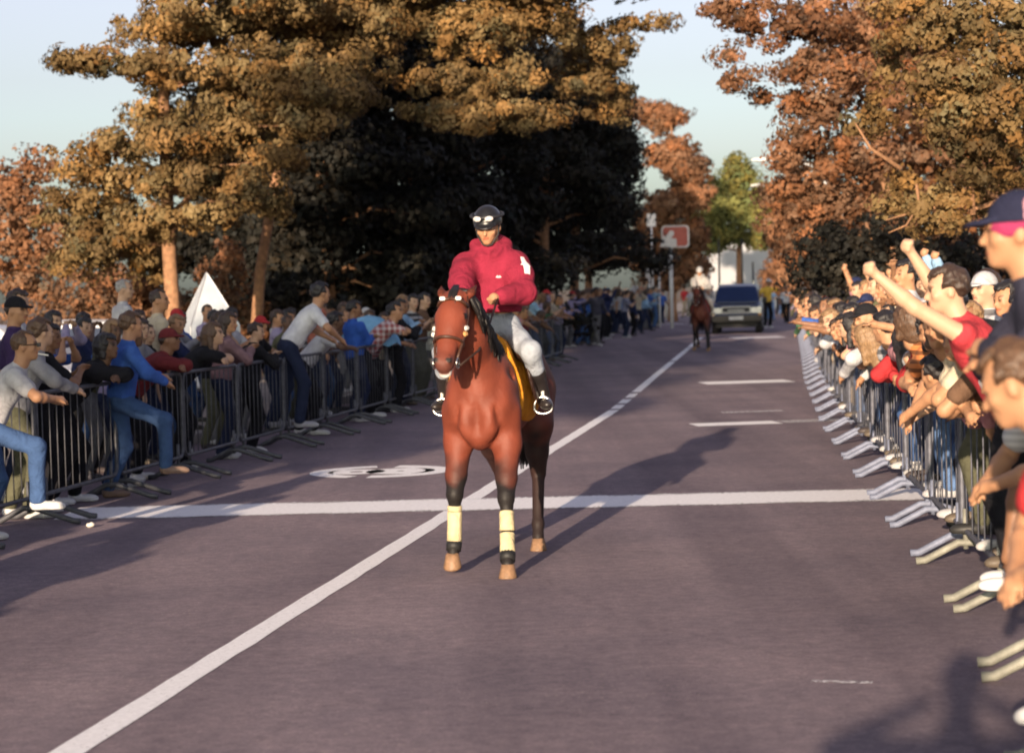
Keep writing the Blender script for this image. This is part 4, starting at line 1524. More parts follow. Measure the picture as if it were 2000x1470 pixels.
# lit shrubby trees at the far left edge
for i, (lst, lab) in enumerate((
    ([(30, 400, 50, .9, .9, .9), (70, 340, 50, .5, .5, .6), (20, 480, 50, .9, .9, .8), (100, 460, 50, .8, .8, .8), (60, 560, 50, 1.0, .9, .8), (0, 360, 50.5, .5, .6, .5)], 'russet bushy tree at the left picture edge'),
    ([(180, 560, 47, .9, .8, .6), (260, 560, 46, .8, .8, .55), (220, 600, 46, .9, .7, .5), (130, 620, 46, .9, .7, .5), (310, 590, 46, .7, .7, .5)], 'low russet shrub under the cedar'),
    ([(420, 560, 49, .6, .6, .6), (450, 510, 49, .5, .5, .5), (400, 610, 49, .8, .7, .6), (480, 620, 49, .7, .7, .5)], 'rust coloured shrub between the two lit trunks'))):
    b = px(lst)
    cx = sum(c[0][0] for c in b) / len(b); cy = sum(c[0][1] for c in b) / len(b)
    tree((cx, cy, 0), lab, b, 'russet', .09, None, 40 + i, per=26, tufts=1.3, leaf=.10)
# right-hand trees
rt1 = px([
    (1990, 20, 27, 1.0, 1.0, .6), (1890, 40, 27, .8, .8, .45), (1960, 130, 26.5, .7, .8, .5), (1860, 150, 26, .55, .6, .5), (1930, 210, 26, .6, .7, .45), (1850, 200, 26, .35, .4, .35), (1990, 280, 27, .6, .7, .5),
    (1890, 300, 26.5, .45, .5, .5), (1800, 60, 27.5, .6, .6, .35), (1760, 20, 28, .6, .7, .3), (1960, 380, 28, .6, .6, .5), (1870, 390, 27, .35, .4, .4), (1800, 400, 27, .50, .4, .16), (1750, 400, 27, .30, .3, .14), (1780, 350, 27.5, .30, .35, .14), (1830, 430, 27, .45, .4, .2),
    (1990, 180, 27, .5, .6, .6), (1840, 250, 26.5, .3, .4, .3), (1720, 220, 28, .25, .3, .30), (1690, 240, 28.5, .35, .4, .22), (1740, 130, 28.5, .3, .3, .3)])
tree(tuple(at(2040, 760, 28).xy) + (.12,), 'big tree with curved bare branches above the right crowd', rt1, 'olive', .15, 7.6, 51, per=62, tufts=1.1, leaf=.078, tuft_r=.16, droop=.6, slim=.32,
     extra=[([at(1880, 330, 27), at(1860, 400, 27), at(1800, 410, 27), at(1730, 430, 27)], [.035, .03, .02, .008]),
            ([at(1760, 330, 27), at(1700, 290, 27), at(1670, 240, 27)], [.03, .022, .008]),
            ([at(1790, 360, 26.8), at(1795, 400, 26.8), at(1770, 440, 26.8), at(1735, 455, 26.8)], [.02, .018, .012, .006]),
            ([at(1900, 420, 26.8), at(1895, 330, 26.8), at(1925, 230, 26.8)], [.04, .03, .012])])
rt2 = px([
    (1640, 40, 39, 1.1, 1.0, .6), (1560, 60, 38, .9, .8, .45), (1480, 25, 38, .8, .7, .35), (1400, 20, 38, .4, .4, .25), (1420, 110, 38, .35, .35, .2), (1450, 150, 38, .25, .3, .2),
    (1620, 140, 38, .8, .9, .5), (1560, 130, 38, .6, .6, .3), (1680, 100, 40, 1.0, 1.0, .7), (1600, 210, 38.5, .6, .7, .45), (1560, 200, 39, .5, .5, .3), (1700, 190, 40, .9, .9, .7),
    (1570, 270, 39, .6, .7, .4), (1530, 300, 39, .5, .5, .3), (1620, 310, 39.5, .7, .8, .5), (1690, 310, 40, .7, .8, .6), (1580, 380, 40, .6, .7, .4), (1640, 400, 40, .7, .7, .5),
    (1530, 370, 40, .4, .4, .3), (1600, 460, 40, .6, .6, .4), (1560, 440, 40.5, .5, .5, .4), (1700, 420, 41, .7, .7, .6), (1490, 190, 39, .2, .2, .1), (1430, 160, 38.5, .15, .15, .1)])
tree(tuple(at(1740, 700, 41).xy) + (.12,), 'tall russet tree reaching towards the gap of sky on the right', rt2, 'russet', .16, 7.8, 52, per=54, tufts=1.0, leaf=.092, tuft_r=.20, droop=.6, slim=.32)
rt3 = px([(1700, 480, 46, 1.4, 1.0, .6), (1620, 520, 47, 1.2, 1.0, .6), (1800, 500, 44, 1.6, 1.0, .7), (1900, 480, 42, 1.2, 1.0, .8), (1700, 380, 47, 1.4, 1.2, 1.0), (1800, 300, 46, 1.6, 1.2, 1.2), (1900, 300, 45, 1.4, 1.2, 1.2), (1820, 150, 46, 1.5, 1.2, 1.0), (1980, 420, 44, 1.2, 1.0, 1.2), (1750, 60, 46, 1.4, 1.2, .8)])
tree(tuple(at(1800, 680, 46).xy) + (.12,), 'dim tree filling the back behind the right crowd', rt3, 'russet', .18, 8.0, 53, per=22, tufts=.9, leaf=.14, tuft_r=.28)
rt4 = px([(1560, 500, 66, .9, .9, .7), (1540, 440, 66, .9, .9, .7), (1530, 390, 67, .8, .8, .6), (1580, 420, 66, 1.0, 1.0, .8), (1545, 350, 67, .6, .7, .5), (1590, 520, 65, 1.0, .9, .6), (1520, 470, 68, .5, .5, .5)])
tree(tuple(at(1660, 620, 66).xy) + (.12,), 'orange russet tree at the far end of the right crowd', rt4, 'russet', .16, None, 54, per=24, tufts=1.1, leaf=.13, tuft_r=.25)
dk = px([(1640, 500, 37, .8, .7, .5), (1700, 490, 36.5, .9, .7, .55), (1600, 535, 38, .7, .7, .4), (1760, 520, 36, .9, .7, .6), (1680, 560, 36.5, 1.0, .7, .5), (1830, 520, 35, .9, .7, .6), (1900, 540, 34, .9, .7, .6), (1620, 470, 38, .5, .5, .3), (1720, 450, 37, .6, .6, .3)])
tree(tuple(at(1720, 700, 36.5).xy) + (.12,), 'added dark shrub standing in for shade just behind the heads of the right crowd', dk, 'painted_shade', .10, None, 57, per=36, tufts=.9, leaf=.09, tuft_r=.18)  # added for the dark under the canopy; its leaf colour carries that shade
# far end of the street
gt = px([(1440, 400, 128, 2.2, 1.8, 1.4), (1392, 430, 128, 1.5, 1.2, 1.1), (1490, 400, 128, 1.3, 1.2, 1.1), (1400, 380, 128, 1.2, 1.2, 1.0), (1480, 430, 128, 1.2, 1.2, 1.0), (1445, 350, 128, 1.1, 1.1, .9), (1440, 320, 128, .6, .6, .6), (1420, 460, 128, 1.4, 1.2, .6), (1490, 470, 128, 1.1, 1.0, .5), (1510, 440, 128, .6, .6, .6), (1390, 480, 128, .9, .9, .5)])
tree(tuple(at(1448, 600, 129).xy) + (0,), 'rounded green tree at the far end of the street', gt, 'green', .2, None, 60, per=24, tufts=.8, leaf=.20, tuft_r=.40)
f1 = px([(1340, 330, 110, 1.2, 1.2, 1.0), (1310, 300, 110, 1.2, 1.2, .9), (1290, 230, 111, 1.3, 1.2, .8), (1350, 380, 110, 1.0, 1.0, .9), (1310, 400, 110, 1.3, 1.2, 1.0), (1270, 440, 110, 1.0, 1.0, 1.0), (1300, 480, 110, 1.3, 1.2, .9), (1350, 460, 110, 1.0, 1.0, .9), (1360, 520, 110, .9, .9, .7), (1260, 500, 110, .9, .9, .7), (1245, 215, 111, .9, .9, .5), (1300, 540, 110, 1.4, 1.2, .7)])
tree(tuple(at(1318, 615, 110).xy) + (0,), 'russet tree behind the red sign', f1, 'russet', .2, None, 61, per=34, tufts=1.2, leaf=.18, tuft_r=.36)
f2 = px([(1530, 520, 112, 1.0, 1.0, .8), (1545, 560, 112, 1.2, 1.0, .6), (1515, 560, 112, .7, .7, .5), (1500, 540, 114, .5, .5, .4)])
tree(tuple(at(1535, 620, 112).xy) + (0,), 'small brown bush beside the pale wall', f2, 'russet', .12, None, 62, per=24, tufts=.9, leaf=.16, tuft_r=.3)
# tops of the two cedars, above the frame
# roadside trees to the left of the viewer, above and beside the frame; their shade lies across the far road
for i, (x, y, h, R, zb) in enumerate(((-8.3, 11.5, 10.6, 2.6, 5.0), (-9.6, 3.0, 11.5, 2.7, 5.4), (-10.8, -7.0, 13.0, 3.2, 5.8))):
    bl = []
    for k in range(34):
        z = rr_.uniform(zb, h); f = (z - zb) / (h - zb)
        Rk = R * (1 - .5 * f) * rr_.uniform(.3, 1); a_ = rr_.uniform(0, 6.28)
        bl.append(((x + Rk * math.cos(a_), y + Rk * math.sin(a_), z), (1.1, 1.1, .6)))
    tree((x, y, 0), 'tall roadside tree left of the viewer, %s one of three' % ('nearest', 'middle', 'rearmost')[i], bl, 'olive', .2, h - .5, 80 + i, per=18, tufts=.55, leaf=.2, tuft_r=.36, group='roadside trees outside the picture')
# ---------------------------------------------------------------- vehicles
GLASS = mat('car_glass', (.020, .026, .045), .06, 0, .1, 3, 0, .8)
CHROME = mat('chrome', (.62, .62, .64), .18, 1.0)
TYRE = mat('tyre_rubber', (.015, .015, .016), .85)
RIM = mat('alloy_rim', (.30, .30, .32), .35, .8)
LAMP = mat('lamp_glass', (.62, .62, .60), .12, .1)
BLACKP = mat('black_plastic', (.018, .018, .020), .6)


def loft(sections, name, m, parent, bevel=0.0, smooth=False):
    """Cross sections along Y: (y, half width, z list low to high with half-width shares)."""
    V, Fc = [], []
    n = None
    for y, prof in sections:
        ring = [(x, y, z) for x, z in prof] + [(-x, y, z) for x, z in reversed(prof)]
        n = len(ring)
        V += ring
    for i in range(len(sections) - 1):
        for k in range(n):
            a, b = i * n + k, i * n + (k + 1) % n
            Fc.append((a, b, b + n, a + n))
    Fc.append(tuple(reversed(range(n)))); Fc.append(tuple(range((len(sections) - 1) * n, len(sections) * n)))
    mb = MB(); mb.add(V, Fc)
    o = mb.build(name, m, parent, smooth, bevel)
    import bmesh
    bm = bmesh.new(); bm.from_mesh(o.data); bmesh.ops.recalc_face_normals(bm, faces=bm.faces[:]); bm.to_mesh(o.data); bm.free()
    return o


def wheel(parent, x, y, r, w):
    k = 1 if x > 0 else -1
    mb = MB(); mb.tube([(x - k * w, y, r), (x - k * w * .9, y, r), (x - k * w * .1, y, r), (x, y, r)], [r * .93, r, r, r * .93], 22)
    t = mb.build('wheel', TYRE, parent, True)
    mb = MB(); mb.tube([(x - k * .02, y, r), (x + k * .006, y, r)], [r * .62, r * .56], 16); mb.tube([(x, y, r), (x + k * .02, y, r)], r * .16, 10)
    mb.build('rim', RIM, t)


# the blue four-wheel drive following the horses; it faces -Y
suv = empty('off_road_car', (8.62, 81.5, 0), -TH)
tag(suv, 'blue off-road car with a silver grille following the riders', 'car')
BLUE = mat('blue_car_paint', (.010, .024, .085), .35, .1, .08, 4)
SILV = mat('silver_car_paint', (.34, .34, .35), .4, .2, .08, 4)
W = .93
loft([(-2.25, [(.55, .62), (.80, .62), (.86, .85), (.80, 1.02), (.50, 1.04)]), (-2.1, [(.78, .52), (W, .60), (W, .88), (.86, 1.07), (.55, 1.09)]),
      (-1.0, [(.80, .45), (W, .55), (W + .02, .92), (.88, 1.14), (.55, 1.16)]), (2.1, [(.80, .45), (W, .55), (W, .95), (.90, 1.14), (.55, 1.16)]), (2.3, [(.75, .50), (.88, .6), (.88, .95), (.84, 1.12), (.5, 1.13)])], 'body', BLUE, suv, .02)
loft([(-1.10, [(.70, 1.12), (.83, 1.13), (.83, 1.15), (.82, 1.16), (.5, 1.16)]), (-.55, [(.70, 1.12), (.82, 1.13), (.76, 1.60), (.70, 1.72), (.4, 1.74)]), (.4, [(.70, 1.12), (.83, 1.13), (.78, 1.62), (.72, 1.80), (.4, 1.83)]),
      (2.0, [(.7, 1.12), (.83, 1.13), (.77, 1.62), (.71, 1.80), (.4, 1.83)]), (2.22, [(.7, 1.12), (.82, 1.13), (.75, 1.55), (.68, 1.70), (.4, 1.72)])], 'cabin', BLUE, suv, .02)
m_ = MB(); m_.add([(-.76, -1.075, 1.17), (.76, -1.075, 1.17), (.69, -.60, 1.64), (-.69, -.60, 1.64)], [(0, 1, 2, 3)]); m_.add([(-.76, -1.06, 1.15), (.76, -1.06, 1.15), (.69, -.58, 1.62), (-.69, -.58, 1.62)], [(3, 2, 1, 0)])
m_.build('windscreen', GLASS, suv)
for k in (-1, 1):
    for y0, y1 in ((-.45, .35), (.45, 1.2), (1.3, 2.0)):
        m_ = MB(); m_.prism([(y0, 1.20), (y1, 1.20), (y1 - .02, 1.60), (y0 + .12, 1.60)], .012, Matrix.Translation((k * .815, 0, 0)) @ Matrix.Rotation(math.pi / 2, 4, 'Z'))
        m_.build('side_window', GLASS, suv)
    m_ = MB(); m_.box((k * .72, -2.235, .86), (.40, .06, .24)); m_.build('headlight', LAMP, suv, bevel=.02)
    m_ = MB(); m_.box((k * .86, -2.20, .70), (.12, .08, .10)); m_.build('indicator', mat('amber_glass', (.5, .2, .03), .2), suv, bevel=.01)
    m_ = MB(); m_.box((k * 1.02, -.75, 1.22), (.18, .10, .16)); m_.build('mirror', BLACKP, suv, bevel=.02)
    for y in (-1.45, 1.45): wheel(suv, k * .93, y, .38, .26)
    m_ = MB(); m_.tube([(k * .62, -.2, 1.87), (k * .62, 1.8, 1.87)], .022, 6); m_.build('roof_rail', CHROME, suv)
m_ = MB(); m_.box((0, -2.27, .88), (1.02, .05, .26)); gr = m_.build('grille', BLACKP, suv, bevel=.01)
for z in (.775, .985): m_ = MB(); m_.box((0, -2.295, z), (1.06, .05, .055)); m_.build('grille_bar', SILV, gr, bevel=.01)
for x in (-.52, .52): m_ = MB(); m_.box((x, -2.292, .88), (.055, .05, .16)); m_.build('grille_bar', SILV, gr, bevel=.01)
m_ = MB(); m_.box((0, -2.30, .86), (.62, .03, .06)); m_.build('grille_bar', SILV, gr, bevel=.01)
m_ = MB(); m_.box((0, -2.28, .56), (1.84, .26, .22)); m_.build('bumper', mat('dark_bumper', (.05, .042, .036), .5), suv, bevel=.04)
m_ = MB(); m_.box((0, -2.425, .58), (.52, .02, .13)); m_.build('number_plate', mat('plate_white', (.62, .62, .60), .5), suv, bevel=.004)
m_ = MB(); m_.box((0, -1.6, 1.135), (1.5, .9, .03)); m_.build('bonnet_panel', BLUE, suv, bevel=.012)
m_ = MB(); m_.box((0, 0, .33), (1.5, 4.0, .2)); m_.build('underbody', BLACKP, suv)

WHITEP = mat('white_car_paint', (.58, .58, .60), .3, 0, .05, 3)


def saloon(loc, rz, label, paint_, group='cars parked behind the left crowd'):
    o = empty('parked_car', loc, rz)
    tag(o, label, 'car', group)
    loft([(-2.1, [(.5, .40), (.70, .42), (.76, .58), (.70, .68), (.4, .70)]), (-1.9, [(.6, .25), (.80, .32), (.83, .60), (.78, .76), (.4, .80)]), (-.9, [(.6, .22), (.83, .30), (.85, .65), (.80, .86), (.4, .92)]),
          (1.3, [(.6, .22), (.83, .30), (.85, .68), (.80, .90), (.4, .95)]), (2.0, [(.6, .28), (.80, .34), (.82, .62), (.76, .86), (.4, .90)]), (2.12, [(.5, .40), (.72, .42), (.76, .6), (.70, .80), (.4, .82)])], 'body', paint_, o, .02)
    loft([(-.95, [(.6, .86), (.74, .87), (.74, .88), (.73, .89), (.4, .90)]), (-.3, [(.6, .86), (.76, .87), (.66, 1.30), (.60, 1.37), (.3, 1.40)]), (.7, [(.6, .86), (.76, .87), (.66, 1.32), (.60, 1.40), (.3, 1.43)]), (1.55, [(.6, .86), (.74, .87), (.70, .90), (.66, .92), (.3, .94)])], 'cabin', paint_, o, .015)
    m_ = MB(); m_.add([(-.66, -.92, .93), (.66, -.92, .93), (.58, -.36, 1.32), (-.58, -.36, 1.32)], [(0, 1, 2, 3)]); m_.build('windscreen', GLASS, o)
    m_ = MB(); m_.add([(.62, 1.50, .97), (-.62, 1.50, .97), (-.56, .80, 1.36), (.56, .80, 1.36)], [(0, 1, 2, 3)]); m_.build('rear_window', GLASS, o)
    for k in (-1, 1):
        for a, b, c, d_ in ((-.72, .15, .10, -.30), (.22, 1.2, .72, .22)):
            m_ = MB(); m_.add([(k * .775, a, .93), (k * .775, b, .93), (k * .690, c, 1.29), (k * .690, d_, 1.29)], [(0, 1, 2, 3)]); m_.build('side_window', GLASS, o)
        m_ = MB(); m_.box((k * .58, -2.06, .60), (.30, .08, .13)); m_.build('headlight', LAMP, o, bevel=.015)
        for y in (-1.3, 1.3): wheel(o, k * .84, y, .30, .2)
    return o


saloon((ground_x(20, 30), 30.0, .12), 1.2, 'white car roof showing behind the crowd at the left edge', WHITEP)
saloon((ground_x(215, 35), 35.0, .12), 1.35, 'white car half hidden behind the crowd under the cedar', WHITEP)
saloon((ground_x(850, 58), 58.0, .0), 1.0, 'pale car parked in deep shade beyond the left crowd', mat('pale_car_paint', (.5, .52, .54), .3))

# white pointed canvas shelter behind the left crowd
p = at(412, 700, 36)
o = empty('canvas_shelter', (p.x, p.y, .12), .35)
tag(o, 'white pointed canvas shelter behind the left crowd', 'tent')
CANV = mat('white_canvas', (.34, .37, .41), .85, 0, .08, 4, .15)
for k in range(4):
    a0, a1 = math.pi / 4 + k * math.pi / 2, math.pi / 4 + (k + 1) * math.pi / 2
    r0 = .58
    c0, c1 = Vector((r0 * math.cos(a0), r0 * math.sin(a0), 1.25)), Vector((r0 * math.cos(a1), r0 * math.sin(a1), 1.25))
    tip = Vector((-.03, 0, 2.14))
    g0, g1 = c0.copy(), c1.copy(); g0.z = g1.z = .0
    m_ = MB()
    mid = lambda a, b: a.lerp(b, .55) + Vector(((a.x + b.x) * -.02, (a.y + b.y) * -.02, .03))
    m_.add([g0, g1, c1, c0, mid(c1, tip), mid(c0, tip), tip], [(0, 1, 2, 3), (3, 2, 4, 5), (5, 4, 6)])
    m_.build('canvas_panel', CANV, o)
    m_ = MB(); m_.tube([g0, c0, mid(c0, tip), tip], .012, 6); m_.build('pole', mat('tent_pole', (.35, .36, .38), .4, .5), o)

# light blue umbrella held low
p = at(722, 668, 32.5)
o = empty('umbrella', (p.x, p.y, 0), .3)
tag(o, 'light blue umbrella held low behind the stooping man in white', 'umbrella')
m_ = MB()
V = [(0, 0, 1.52)]
for j, (r, z) in enumerate(((.18, 1.48), (.34, 1.36), (.46, 1.16), (.48, 1.10))):
    V += [(r * math.cos(k * math.pi / 8), r * math.sin(k * math.pi / 8), z - (.02 if k % 2 else 0) * j) for k in range(16)]
Fc = [(0, 1 + k, 1 + (k + 1) % 16) for k in range(16)]
for j in range(3):
    Fc += [(1 + j * 16 + k, 17 + j * 16 + k, 17 + j * 16 + (k + 1) % 16, 1 + j * 16 + (k + 1) % 16) for k in range(16)]
m_.add(V, Fc)
m_.build('canopy', cloth((.20, .42, .62), 'umbrella_cloth'), o, True)
m_ = MB(); m_.tube([(0, 0, 1.54), (0, 0, .75)], .009, 6); m_.build('shaft', CHROME, o)

# ---------------------------------------------------------------- signs and lamps
POST = mat('white_post', (.60, .60, .60), .5)


def rounded(w, h, r, n=5):
    out = []
    for cx, cz, a0 in ((w / 2 - r, h / 2 - r, 0), (-w / 2 + r, h / 2 - r, 90), (-w / 2 + r, -h / 2 + r, 180), (w / 2 - r, -h / 2 + r, 270)):
        for k in range(n):
            t = rad(a0 + 90 * k / (n - 1)); out.append((cx + r * math.cos(t), cz + r * math.sin(t)))
    return out


p = at(1312, 600, 92)
o = empty('road_sign', (p.x, 92, 0), -.05)
tag(o, 'red rounded sign with white border and white figure on a white post', 'sign')
zc = at(1322, 462, 92).z
m_ = MB(); m_.tube([(0, 0, 0), (0, 0, zc - .35)], .085, 10); m_.build('post', POST, o, True)
m_ = MB(); m_.prism(rounded(1.18, .95, .16), .05, Matrix.Translation((.22, -.02, zc))); b_ = m_.build('border', mat('sign_white', (.66, .62, .60), .5), o)
m_ = MB(); m_.prism(rounded(1.04, .82, .12), .03, Matrix.Translation((.22, -.045, zc))); m_.build('panel', mat('sign_red', (.42, .085, .060), .5), o)
m_ = MB(); m_.prism([(-.50, -.42), (.22, -.42), (.22, -.10), (-.02, -.06), (.12, .10), (.10, .24), (-.06, .26), (-.16, .10), (-.34, .02), (-.40, -.20)], .03, Matrix.Translation((.05, -.075, zc))); m_.build('white_figure', mat('sign_white', (.66, .62, .60), .5), o)
for px_, py_, Yd, w, h, lab in ((1268, 525, 97, .32, .80, 'narrow white panel sign left of the red sign'), (1287, 514, 96, .52, .70, 'square white panel sign beside the red sign post'), (1272, 430, 104, .42, .62, 'small white panel sign high in the trees above the red sign'),
                                (1545, 458, 74, .40, .50, 'small white sign in front of the russet tree on the right')):
    p = at(px_, py_, Yd)
    o = empty('panel_sign', (p.x, Yd, 0), .0)
    tag(o, lab, 'sign')
    m_ = MB(); m_.prism(rounded(w, h, .03), .04, Matrix.Translation((0, -.04, p.z))); m_.build('panel', mat('sign_white', (.66, .62, .60), .5), o)
    off = 1.6 if px_ > 1500 else 0.0
    m_ = MB(); m_.tube([(off, 0, 0), (off, 0, p.z + .1), (off * .9, 0, p.z + .15), (0, 0, p.z + h * .3)] if off else [(0, 0, 0), (0, 0, p.z + h * .3)], .04, 8); m_.build('post', POST, o, True)
p = at(1550, 478, 74)
for (px_, py_, Yd, lab, side) in ((1490, 312, 70, 'street lamp with long white arm against the sky on the right', -1), (1482, 362, 100, 'farther street lamp below the long-armed one on the right', -1), (1368, 362, 118, 'street lamp among the russet trees left of the gap', 1)):
    p = at(px_, py_, Yd)
    dx = 2.0
    o = empty('street_lamp', (p.x - side * dx, Yd, 0))
    tag(o, lab, 'street lamp', 'street lamps at the far end')
    m_ = MB(); m_.tube([(0, 0, 0), (0, 0, p.z - .5), (side * .2, 0, p.z - .25), (side * 1.0, 0, p.z - .08), (side * (dx - .3), 0, p.z)], [.09, .07, .06, .05, .04], 8); m_.build('post', mat('lamp_grey', (.42, .42, .42), .5), o, True)
    S = Solid((-.5, -.2, -.15), (.5, .2, .15), .03); S.ball((0, 0, 0), (.40, .13, .075), None, 0)
    link('lamp_head', mesh_from('lamp_head', *S.mesh()), mat('lamp_white', (.62, .62, .62), .4), o, Matrix.Translation((side * dx, 0, p.z)))

# pale building closing the street
p0, p1 = at(1396, 560, 150), at(1512, 560, 150)
top = at(1440, 470, 150).z
o = empty('pale_building', ((p0.x + p1.x) / 2, 152, 0))
tag(o, 'pale walled building closing the far end of the street', 'building')
w = p1.x - p0.x + .6
m_ = MB(); m_.box((0, 0, top / 2), (w, 3.6, top)); m_.build('wall', mat('white_render', (.30, .31, .33), .9, 0, .06, 1.5), o)
m_ = MB(); m_.box((0, 0, top + .12), (w + .4, 4.0, .24)); m_.build('roof', mat('roof_sheet', (.30, .28, .27), .8), o)
for x, ww in ((-.35, .7), (1.9, .6)):
    m_ = MB(); m_.box((x, -1.81, 1.2), (ww, .06, 2.0)); m_.build('door', mat('pale_door', (.40, .41, .43), .6), o, bevel=.01)
for px_ in (1405, 1450, 1471):
    p = at(px_, 540, 122)
    o = empty('lamp_pole', (p.x, 122, 0))
    tag(o, {1405: 'thin dark pole in front of the pale building, left one', 1450: 'thin dark pole in front of the pale building, middle one', 1471: 'short dark pole at the right of the pale building'}[px_], 'pole', 'dark poles before the pale building')
    hh = at(px_, 470 if px_ < 1460 else 515, 122).z
    m_ = MB(); m_.tube([(0, 0, 0), (0, 0, hh)], [.07, .05], 8); m_.build('shaft', BLACKP, o, True)
    m_ = MB(); m_.tube([(0, 0, hh), (0, 0, hh + .10)], [.08, .03], 8); m_.build('pole_cap', BLACKP, o, True)

# litter on the road
for i, (px_, py_, lab) in enumerate(((176, 1031, 'small white paper ball on the road by the left barriers'), (1168, 676, 'white scrap on the shaded road'))):
    Yd = FPX * CAM_H / (py_ - (565 - .026 * (px_ - 1000)))
    S = Solid((-.06, -.06, -.03), (.06, .06, .06), .008)
    S.ball((0, 0, .018), (.035, .030, .020 if i != 3 else .008), None, 0).ball((.015, .01, .024), (.02, .02, .014), None, .01)
    S.wrinkle(.004, 120, i)
    if i in (1, 3): S.f += .008
    o = link('paper_scrap', mesh_from('paper_scrap', *S.mesh()), mat('litter_paper', (.55, .52, .46), .8))
    o.location = (ground_x(px_, Yd), Yd, .002)
    tag(o, lab, 'litter')
# ---------------------------------------------------------------- riders
HD = horse_data()
RD = rider_data()
HX, HY = -.125, 14.75
hz = math.pi - TH
h1 = build_horse((HX, HY, 0), hz, 'bay horse with yellow leg boots walking towards the viewer', HD)
r1 = build_rider(h1, 'rider in maroon hooded sweatshirt, white breeches and black helmet with goggles', RD, (.21, .017, .038), (.012, .012, .014), (.29, .32, .37))
P = HORSE_HEAD['P']
for k in (-1, 1):
    m_ = MB(); q = Vector(RIDER.hand[k]) + Vector((0, .05, -.01)); b_ = Vector(P(k * .085, .475, -.06))
    m_.tube([b_, b_.lerp(q, .35) + Vector((k * .03, 0, -.06)), b_.lerp(q, .75) + Vector((k * .01, 0, -.05)), q], .008, 6); m_.build('rein', mat('rein_leather', (.03, .015, .01), .5), h1, True)
h2 = build_horse((5.35, 60.5, 0), hz + .04, 'chestnut brown horse in front of the blue car', HD, (.45, .45, .5), False, .97, (.30, .03, .03))
r2 = build_rider(h2, 'distant rider in white shirt and white breeches in front of the blue car', RD, (.30, .29, .28), (.26, .26, .26), (.30, .30, .31), False, (.28, .26, .24), .97)

# ---------------------------------------------------------------- the crowd
COLOURS = {'white': (.40, .40, .42), 'grey': (.22, .22, .24), 'black': (.014, .014, .017), 'navy': (.018, .025, .07), 'red': (.36, .030, .035), 'maroon': (.14, .025, .028), 'blue': (.04, .10, .34),
           'sky blue': (.22, .36, .52), 'green': (.05, .11, .06), 'olive': (.10, .10, .055), 'orange': (.42, .14, .04), 'yellow': (.55, .36, .06), 'pink': (.46, .22, .24), 'lilac': (.30, .26, .38), 'cream': (.46, .40, .30), 'brown': (.12, .07, .045)}
LEGS = {'light jeans': (.10, .17, .33), 'blue jeans': (.042, .082, .185), 'dark jeans': (.016, .022, .05), 'black trousers': (.010, .010, .013), 'olive trousers': (.085, .085, .055), 'grey trousers': (.12, .12, .13), 'beige trousers': (.30, .24, .17)}
SHOES = [(.34, .34, .34), (.10, .08, .06), (.05, .04, .04), (.02, .02, .02), (.03, .03, .04), (.35, .35, .37)]
HTXT = {'short': 'short', 'long': 'long', 'bob': 'bobbed', 'bun': 'tied', 'crop': 'cropped'}
DOING = {'hanging far out over the rail': 'hanging far out', 'hunched over folded arms': 'hunched', 'chin on the rail looking along it': 'head low', 'bent over the rail with arms hanging out': 'bent over rail', 'reaching out across the rail': 'reaching out', 'leaning on folded forearms': 'leaning on forearms', 'leaning forward with both hands on the rail': 'gripping the rail', 'craning sideways over the rail': 'craning sideways', 'stooping low over the rail': 'stooping low',
         'shading the eyes with one arm': 'shading eyes', 'pointing with one arm out': 'pointing', 'cheering with both arms up': 'cheering arms up', 'holding something up to the face': 'hands at face', 'standing with arms hanging': 'arms hanging', 'standing with folded arms': 'arms folded'}
rng = random.Random(21)
USED = set()
COUNT = [0]
SKIP = {22, 34, 43, 46, 47, 49, 56, 59, 60, 61, 62, 63, 65, 66, 67, 68, 69, 71, 72, 73, 77, 78, 79, 80, 82, 83, 85, 86, 87, 88, 89, 90, 91, 95, 98, 99, 100, 101, 102, 104, 106, 107, 108, 112, 114, 118, 122, 123, 124, 127, 131, 132, 133, 134, 135, 136, 137, 138, 140, 141, 142, 143, 144, 145, 146, 147, 148, 149, 150, 151, 152, 153, 154, 155, 156, 157, 158, 160, 162, 163, 165, 166, 167, 168, 169, 170, 171, 172, 173, 174, 205, 206, 207, 208, 209, 210, 211, 212, 260, 261, 262, 263, 264, 265, 266, 267, 268, 269, 270, 271, 272, 273, 294, 295, 307, 310, 316, 318, 321, 323, 325, 329, 332, 340, 342, 349, 358, 368}


STRIPES = {}


def stripes(c):
    if c not in STRIPES:
        d = tuple(x * .30 for x in c) if sum(c) > .5 else tuple(min(.45, x * 2 + .25) for x in c)
        STRIPES[c] = pattern_cloth('striped_shirt', c, d, 'stripe', (70, 110, 160)[len(STRIPES) % 3])
    return STRIPES[c]


